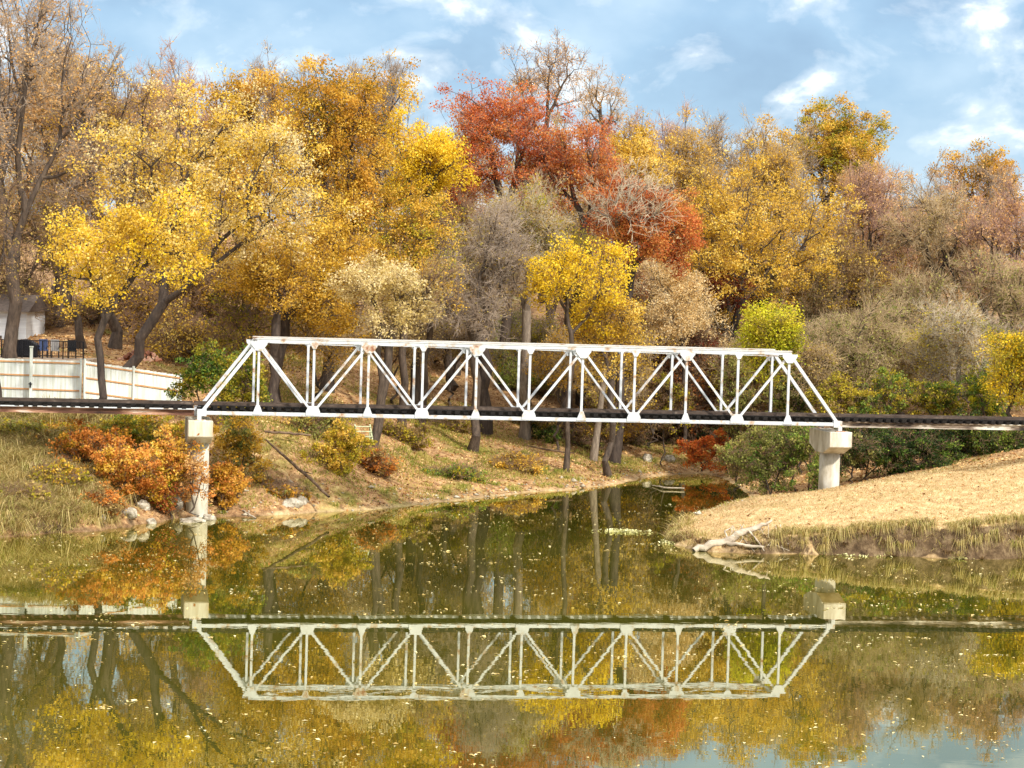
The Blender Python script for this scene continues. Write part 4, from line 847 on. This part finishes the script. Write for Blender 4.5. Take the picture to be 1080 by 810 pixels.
def log(name, label, paths, m_, cat='log', grp=None):
    """paths: list of polylines [(px,py,D,r)...]"""
    o = None
    VV, FF, off = [], [], 0
    for pth in paths:
        P_ = np.array([list(at(a, b_, D)) for a, b_, D, r in pth]); r = np.array([q[3] for q in pth])
        # subdivide with wobble
        t0 = np.linspace(0, len(P_) - 1, (len(P_) - 1) * 5 + 1); Q = np.stack([np.interp(t0, np.arange(len(P_)), P_[:, k]) for k in range(3)], -1); rr = np.interp(t0, np.arange(len(P_)), r)
        Q[1:-1] += np.random.default_rng(len(label)).normal(0, 1, Q[1:-1].shape) * rr[1:-1, None] * .25
        d_ = np.gradient(Q, axis=0); V, Fq = tube_mesh(Q[:-1], Q[1:], d_[:-1], d_[1:], rr[:-1], rr[1:], 8); VV.append(V); FF.append(Fq + off); off += len(V)
    o = link(name, np_mesh(name, np.concatenate(VV), FF, [m_], True)); tag(o, label, cat, grp); return o
log('driftwood_log', 'forked bleached driftwood log lying at the tip of the point', [[(732, 581, 106.6, .15), (760, 572, 106.8, .2), (782, 563, 107.2, .17), (804, 554, 107.8, .1), (814, 549, 108.2, .04)], [(762, 573, 106.7, .1), (785, 575, 106.5, .08), (806, 577, 106.4, .05)], [(790, 560, 107.2, .05), (800, 572, 106.6, .04), (806, 581, 106.2, .02)], [(768, 569, 106.9, .05), (764, 560, 107.4, .04), (772, 556, 107.8, .02)]], WOOD)
log('fallen_branch', 'dark fallen branch slanting down the steep bank to the water', [[(281, 464, 122, .05), (300, 482, 120.8, .08), (325, 503, 119.6, .09), (347, 524, 118.2, .07)], [(318, 497, 120, .04), (330, 500, 119.6, .02)]], WOODD, 'branch')
log('fallen_log', 'thin fallen log lying level on the slope above the slanting branch', [[(279, 455, 125, .06), (305, 457, 125.3, .08), (328, 459, 125.6, .05)]], WOODD)
log('driftwood_branch', 'short pale driftwood branch poking from the water right of the stained pier', [[(252, 536, 116.8, .03), (262, 542, 116, .06), (270, 547, 115.2, .04)]], WOOD, 'branch')
log('driftwood_branch', 'pale tangled branch at the waterline on the far left bank', [[(2, 556, 113.5, .03), (20, 561, 112.5, .05), (38, 563, 112, .03)], [(18, 560, 112.6, .03), (30, 553, 112.8, .02)]], WOOD, 'branch')
log('driftwood_branch', 'bare pale twigs stranded where the lawn meets the creek', [[(600, 516, 139, .02), (607, 512, 139.5, .05), (618, 517, 138, .04), (628, 516, 138, .02)], [(610, 514, 139, .03), (612, 506, 139.5, .02)]], WOOD, 'branch')
log('fallen_branch', 'grey fallen branch lying along the gravel shore below the leaning trunk', [[(400, 531, 131.5, .03), (425, 527, 131.5, .06), (455, 526, 131.8, .04)], [(425, 527, 131.5, .03), (436, 520, 131.8, .02)]], WOOD, 'branch')
log('fallen_branch', 'dark fallen branch on the lawn right of the thick dark trunk', [[(556, 470, 148, .04), (580, 475, 147, .07), (606, 478, 146.5, .04)]], WOODD, 'branch')
log('driftwood_branch', 'thin pale branch lying across the shallow head of the creek', [[(688, 512, 141, .03), (700, 514, 139, .05), (722, 515, 139, .03)]], WOOD, 'branch')
# root tangle on the cut bank of the point
paths = []
rr_ = random.Random(4)
for k in range(26):
    a = rr_.uniform(770, 830); b0 = rr_.uniform(552, 564); D = 107.0 + rr_.uniform(0, .8)
    paths.append([(a, b0, D + .8, .02), (a + rr_.uniform(-10, 10), (b0 + 580) / 2, D - .1, .022), (a + rr_.uniform(-20, 20), rr_.uniform(574, 583), D - .6, .012)])
log('exposed_roots', 'tangle of thin bleached roots behind the driftwood log', paths, WOOD, 'roots')
# floating weed mats
WEED = leaf_mat('pale_weed', [(150, 146, 84), (196, 190, 130), (222, 216, 172)], tr=.1)
def weed(label, px, py, wpx, dep, n, seed):
    rng = np.random.default_rng(seed); p = on_water(px, py); s = p.y / F
    c = np.stack([p.x + rng.normal(0, 1, n) * wpx * s / 4, p.y + rng.normal(0, 1, n) * dep, rng.uniform(.01, .09, n)], -1)
    V, Fq = leaves(rng, c, .14, 2.); o = link('weed_mat', np_mesh('weed_mat', V, [Fq], [WEED])); tag(o, label, 'weed mat', 'pale floating weed mats')
weed('pale weed mat floating alone in mid creek', 660, 561, 52, .35, 260, 1)
weed('pale weed mat caught against the tip of the point', 716, 572, 36, .6, 260, 2)
weed('pale weed mat at the foot of the cut bank', 905, 586, 56, .2, 160, 3)
weed('small yellow weed mat at the foot of the cut bank farther right', 1010, 589, 26, .2, 120, 4)

# ------------------------------------------------------------------ fence
FW_ = noisy('white_fence_boards', [(.3, (176, 178, 156)), (.5, (206, 210, 202)), (.7, (228, 231, 229))], scale=1.6, stretch=(3, 3, .2), rough=.5, bump=.05)
FR = noisy('tan_fence_rail', [(.3, (176, 122, 76)), (.7, (206, 158, 110))], scale=3)
def fence(label, A, B, za0, za1, zb0, zb1, posts):
    A, B = Vector(A), Vector(B); f = empty('board_fence', (A.x, A.y, 0)); tag(f, label, 'fence', 'white board fences beside the track')
    d = B - A; Ln = d.length; f.rotation_euler = (0, 0, math.atan2(d.y, d.x))
    zt = lambda u: za1 + (zb1 - za1) * u; zl = lambda u: za0 + (zb0 - za0) * u
    edges = [0] + posts + [1]
    for i in range(len(edges) - 1):
        u0, u1 = edges[i], edges[i + 1]; mb = MB(); n = max(int((u1 - u0) * Ln / .2), 1)
        for k in range(n):
            a0 = u0 + (u1 - u0) * k / n; a1 = u0 + (u1 - u0) * (k + 1) / n
            x0, x1 = a0 * Ln + .004, a1 * Ln - .004; um = (a0 + a1) / 2; j = random.uniform(-.015, .015)
            mb.prism([(x0, zl(um)), (x1, zl(um)), (x1, zt(um) + j), (x0, zt(um) + j)], 0, .025)
        mb.build('panel', FW_, f)
        for q in (.05, .30, .56, .80):
            mb = MB(); mb.bar((u0 * Ln, -.035, zt(u0) - q * (zt(u0) - zl(u0))), (u1 * Ln, -.035, zt(u1) - q * (zt(u1) - zl(u1))), .05, .075); mb.build('rail', FR, f)
    for u in [0] + posts + [1]:
        MB().box((u * Ln, -.1, (zl(u) + zt(u)) / 2 + .06), (.1, .1, zt(u) - zl(u) + .12)).build('post', FW_, f)
    return f
p0, p1, p2 = at(-60, 376, 122.4), at(86, 380.5, 122.4), at(190, 396, 126.)
fence('long level run of white board fence with tan rails behind the left track', (p0.x, p0.y, 0), (p1.x, p1.y, 0), 4.7, p0.z, 4.6, p1.z, [.33, .64])
fence('short run of white board fence stepping down the slope to the shrubs', (p1.x + .12, p1.y + .05, 0), (p2.x, p2.y, 0), 4.5, p1.z, 3.8, p2.z, [.5])
# gate post with latch
gp_ = at(33, 380, 121.9); g_o = empty('gate_post', (gp_.x, gp_.y, 4.6)); tag(g_o, 'tall white gate post with black latch in front of the level fence', 'post')
MB().box((0, 0, 1.7), (.14, .14, 3.7)).box((0, 0, 3.6), (.2, .2, .06)).build('post', FW_, g_o)
BLK = noisy('black_metal', [(.3, (14, 14, 16)), (.7, (30, 30, 34))], scale=3, rough=.4)
MB().box((0, -.1, 1.55), (.07, .06, .3)).box((0, -.12, 1.6), (.2, .03, .05)).build('latch', BLK, g_o)

# ------------------------------------------------------------------ patio behind the fence
pz = at(45, 375, 136).z
ir = at(0, 375, 133.5)
rl = empty('patio_railing', (at(-20, 375, 134).x, 134, pz - .1)); tag(rl, 'black metal patio railing above the white fence at left', 'railing')
Lr = at(88, 375, 134).x - at(-20, 375, 134).x
MB().box((Lr / 2, 0, 1.05), (Lr, .05, .05)).build('top_rail', BLK, rl); MB().box((Lr / 2, 0, .18), (Lr, .04, .04)).build('bottom_rail', BLK, rl)
for k in range(6): MB().box((k * Lr / 5, 0, .5), (.07, .07, 1.15)).build('post', BLK, rl)
for k in range(48): MB().box(((k + .5) * Lr / 48, 0, .6), (.018, .018, .85)).build('baluster', BLK, rl)
PAT = noisy('patio_slab', [(.3, (120, 104, 88)), (.7, (170, 152, 132))], scale=2)
pa = at(30, 375, 138); MB().box((pa.x - 1.5, 138.2, pz - 1.1), (12, 9, 2.0)).build('patio', PAT); tag(bpy.data.objects['patio'], kind='structure')
# covered grill
gc = at(24, 372, 135.2); gr = empty('covered_grill', (gc.x, 135.4, pz - .1)); tag(gr, 'long black covered grill standing behind the patio railing', 'grill')
mb = MB(); mb.prism([(-.85, 0), (.85, 0), (.88, .75), (.5, 1.0), (.1, 1.08), (-.5, 1.0), (-.9, .7)], -.35, .35); mb.bevel(.06); mb.build('cover', BLK, gr)
for sx_ in (-.7, .7): MB().cyl((sx_, -.42, .08), (sx_, -.36, .08), .08).build('wheel', BLK, gr)
BLUE = noisy('blue_cloth', [(.3, (40, 52, 84)), (.7, (72, 88, 124))], scale=3); GREY = noisy('grey_cloth', [(.3, (110, 106, 104)), (.7, (160, 156, 152))], scale=3)
def chair(px, label, cm):
    c = at(px, 372, 135.6); o = empty('patio_chair', (c.x, 135.6, pz - .1), .3); tag(o, label, 'chair', 'chairs on the patio')
    MB().box((0, 0, .45), (.5, .5, .08)).build('seat', cm, o); MB().box((0, .24, .78), (.5, .07, .62)).build('backrest', cm, o)
    for a in (-.22, .22):
        for b_ in (-.22, .22): MB().box((a, b_, .2), (.04, .04, .42)).build('leg', BLK, o)
        MB().box((a * 1.15, 0, .66), (.05, .5, .04)).build('armrest', BLK, o)
chair(46, 'dark blue patio chair next to the black covered grill', BLUE)
chair(58, 'grey patio chair between the blue chair and the far post', GREY)
chair(76, 'dark patio chair at the far end of the railing', BLK)
# house at far left
HS = noisy('pale_house_siding', [(.3, (196, 200, 204)), (.7, (222, 226, 228))], scale=1, stretch=(.2, .2, 8)); ROOF = noisy('dark_shingles', [(.3, (66, 56, 50)), (.7, (108, 94, 84))], scale=4)
GLASS = noisy('dark_window_glass', [(.3, (30, 36, 42)), (.7, (58, 66, 72))], scale=1, rough=.1, bump=0)
a_, b_ = at(-60, 372, 150), at(27, 372, 150); hz0, hz1 = at(0, 385, 150).z - .6, at(0, 328, 150).z
hs = empty('white_house', ((a_.x + b_.x) / 2, 153, hz0)); tag(hs, 'pale sided house with dark roof beyond the patio at the left edge', 'house')
Wd, Hh = b_.x - a_.x, hz1 - hz0
MB().box((0, 0, Hh / 2), (Wd, 6, Hh)).build('wall', HS, hs)
mb = MB(); mb.prism([(-3.5, Hh - .02), (3.5, Hh - .02), (0, Hh + 1.1)], -Wd / 2 - .25, Wd / 2 + .25); bmesh.ops.rotate(mb.bm, verts=mb.bm.verts, cent=(0, 0, 0), matrix=Matrix.Rotation(math.pi / 2, 3, 'Z')); mb.build('roof', ROOF, hs)
for xo in (Wd / 2 - .9, Wd / 2 - 3.2):
    wf = MB().box((xo, -3.02, Hh * .52), (.8, .08, 1.5)).build('window', FW_, hs)
    MB().box((xo, -3.07, Hh * .52), (.66, .03, 1.34)).build('pane', GLASS, wf)
dr = MB().box((Wd / 2 - 2.05, -3.03, Hh * .36), (.9, .06, 2.1)).build('door', ROOF, hs); MB().box((Wd / 2 - 1.7, -3.09, Hh * .36), (.05, .06, .12)).build('handle', BLK, dr)
# wood pile
LOGB = noisy('split_wood', [(.3, (96, 50, 36)), (.5, (142, 92, 70)), (.7, (190, 160, 136))], scale=2)
wp = at(148, 378, 133.5); wz = gz(wp.x, 133.5); pl = empty('wood_pile', (wp.x, 133.5, max(wz, at(148, 381, 133.5).z))); tag(pl, 'heap of reddish split firewood beyond the stepping fence', 'wood pile')
rr_ = random.Random(8); k = 0
for row, n in enumerate((9, 8, 6, 4, 2)):
    for j in range(n):
        x0 = (j - (n - 1) / 2) * .27 + rr_.uniform(-.06, .06); zz = .1 + row * .15; an = rr_.uniform(-.5, .5)
        MB().cyl((x0 - math.sin(an) * .3, -.35, zz + rr_.uniform(-.03, .03)), (x0 + math.sin(an) * .3, .35, zz + rr_.uniform(-.03, .08)), rr_.uniform(.08, .12), None, 7).build('log', LOGB, pl)
# small wooden steps on the bank
PG = noisy('pale_green_timber', [(.3, (150, 158, 120)), (.7, (206, 206, 172))], scale=3)
sp_ = at(384, 468, 130.5); st_ = empty('wooden_steps', (sp_.x, 130.5, sp_.z), .3); tag(st_, 'small pale wooden steps on the bank beside the leaning trunk', 'steps')
for sxx in (-.45, .45):
    mb = MB(); mb.bar((sxx, -.35, 0), (sxx, .55, 1.05), .07, .09); mb.bar((sxx, .55, -.1), (sxx, .55, 1.1), .07, .07, Vector((0, 1, 0))); mb.build('stringer', PG, st_)
for q in range(4): MB().box((0, -.3 + q * .24, .16 + q * .27), (.95, .2, .05)).build('tread', PG, st_)
print('objects', len(C.objects))
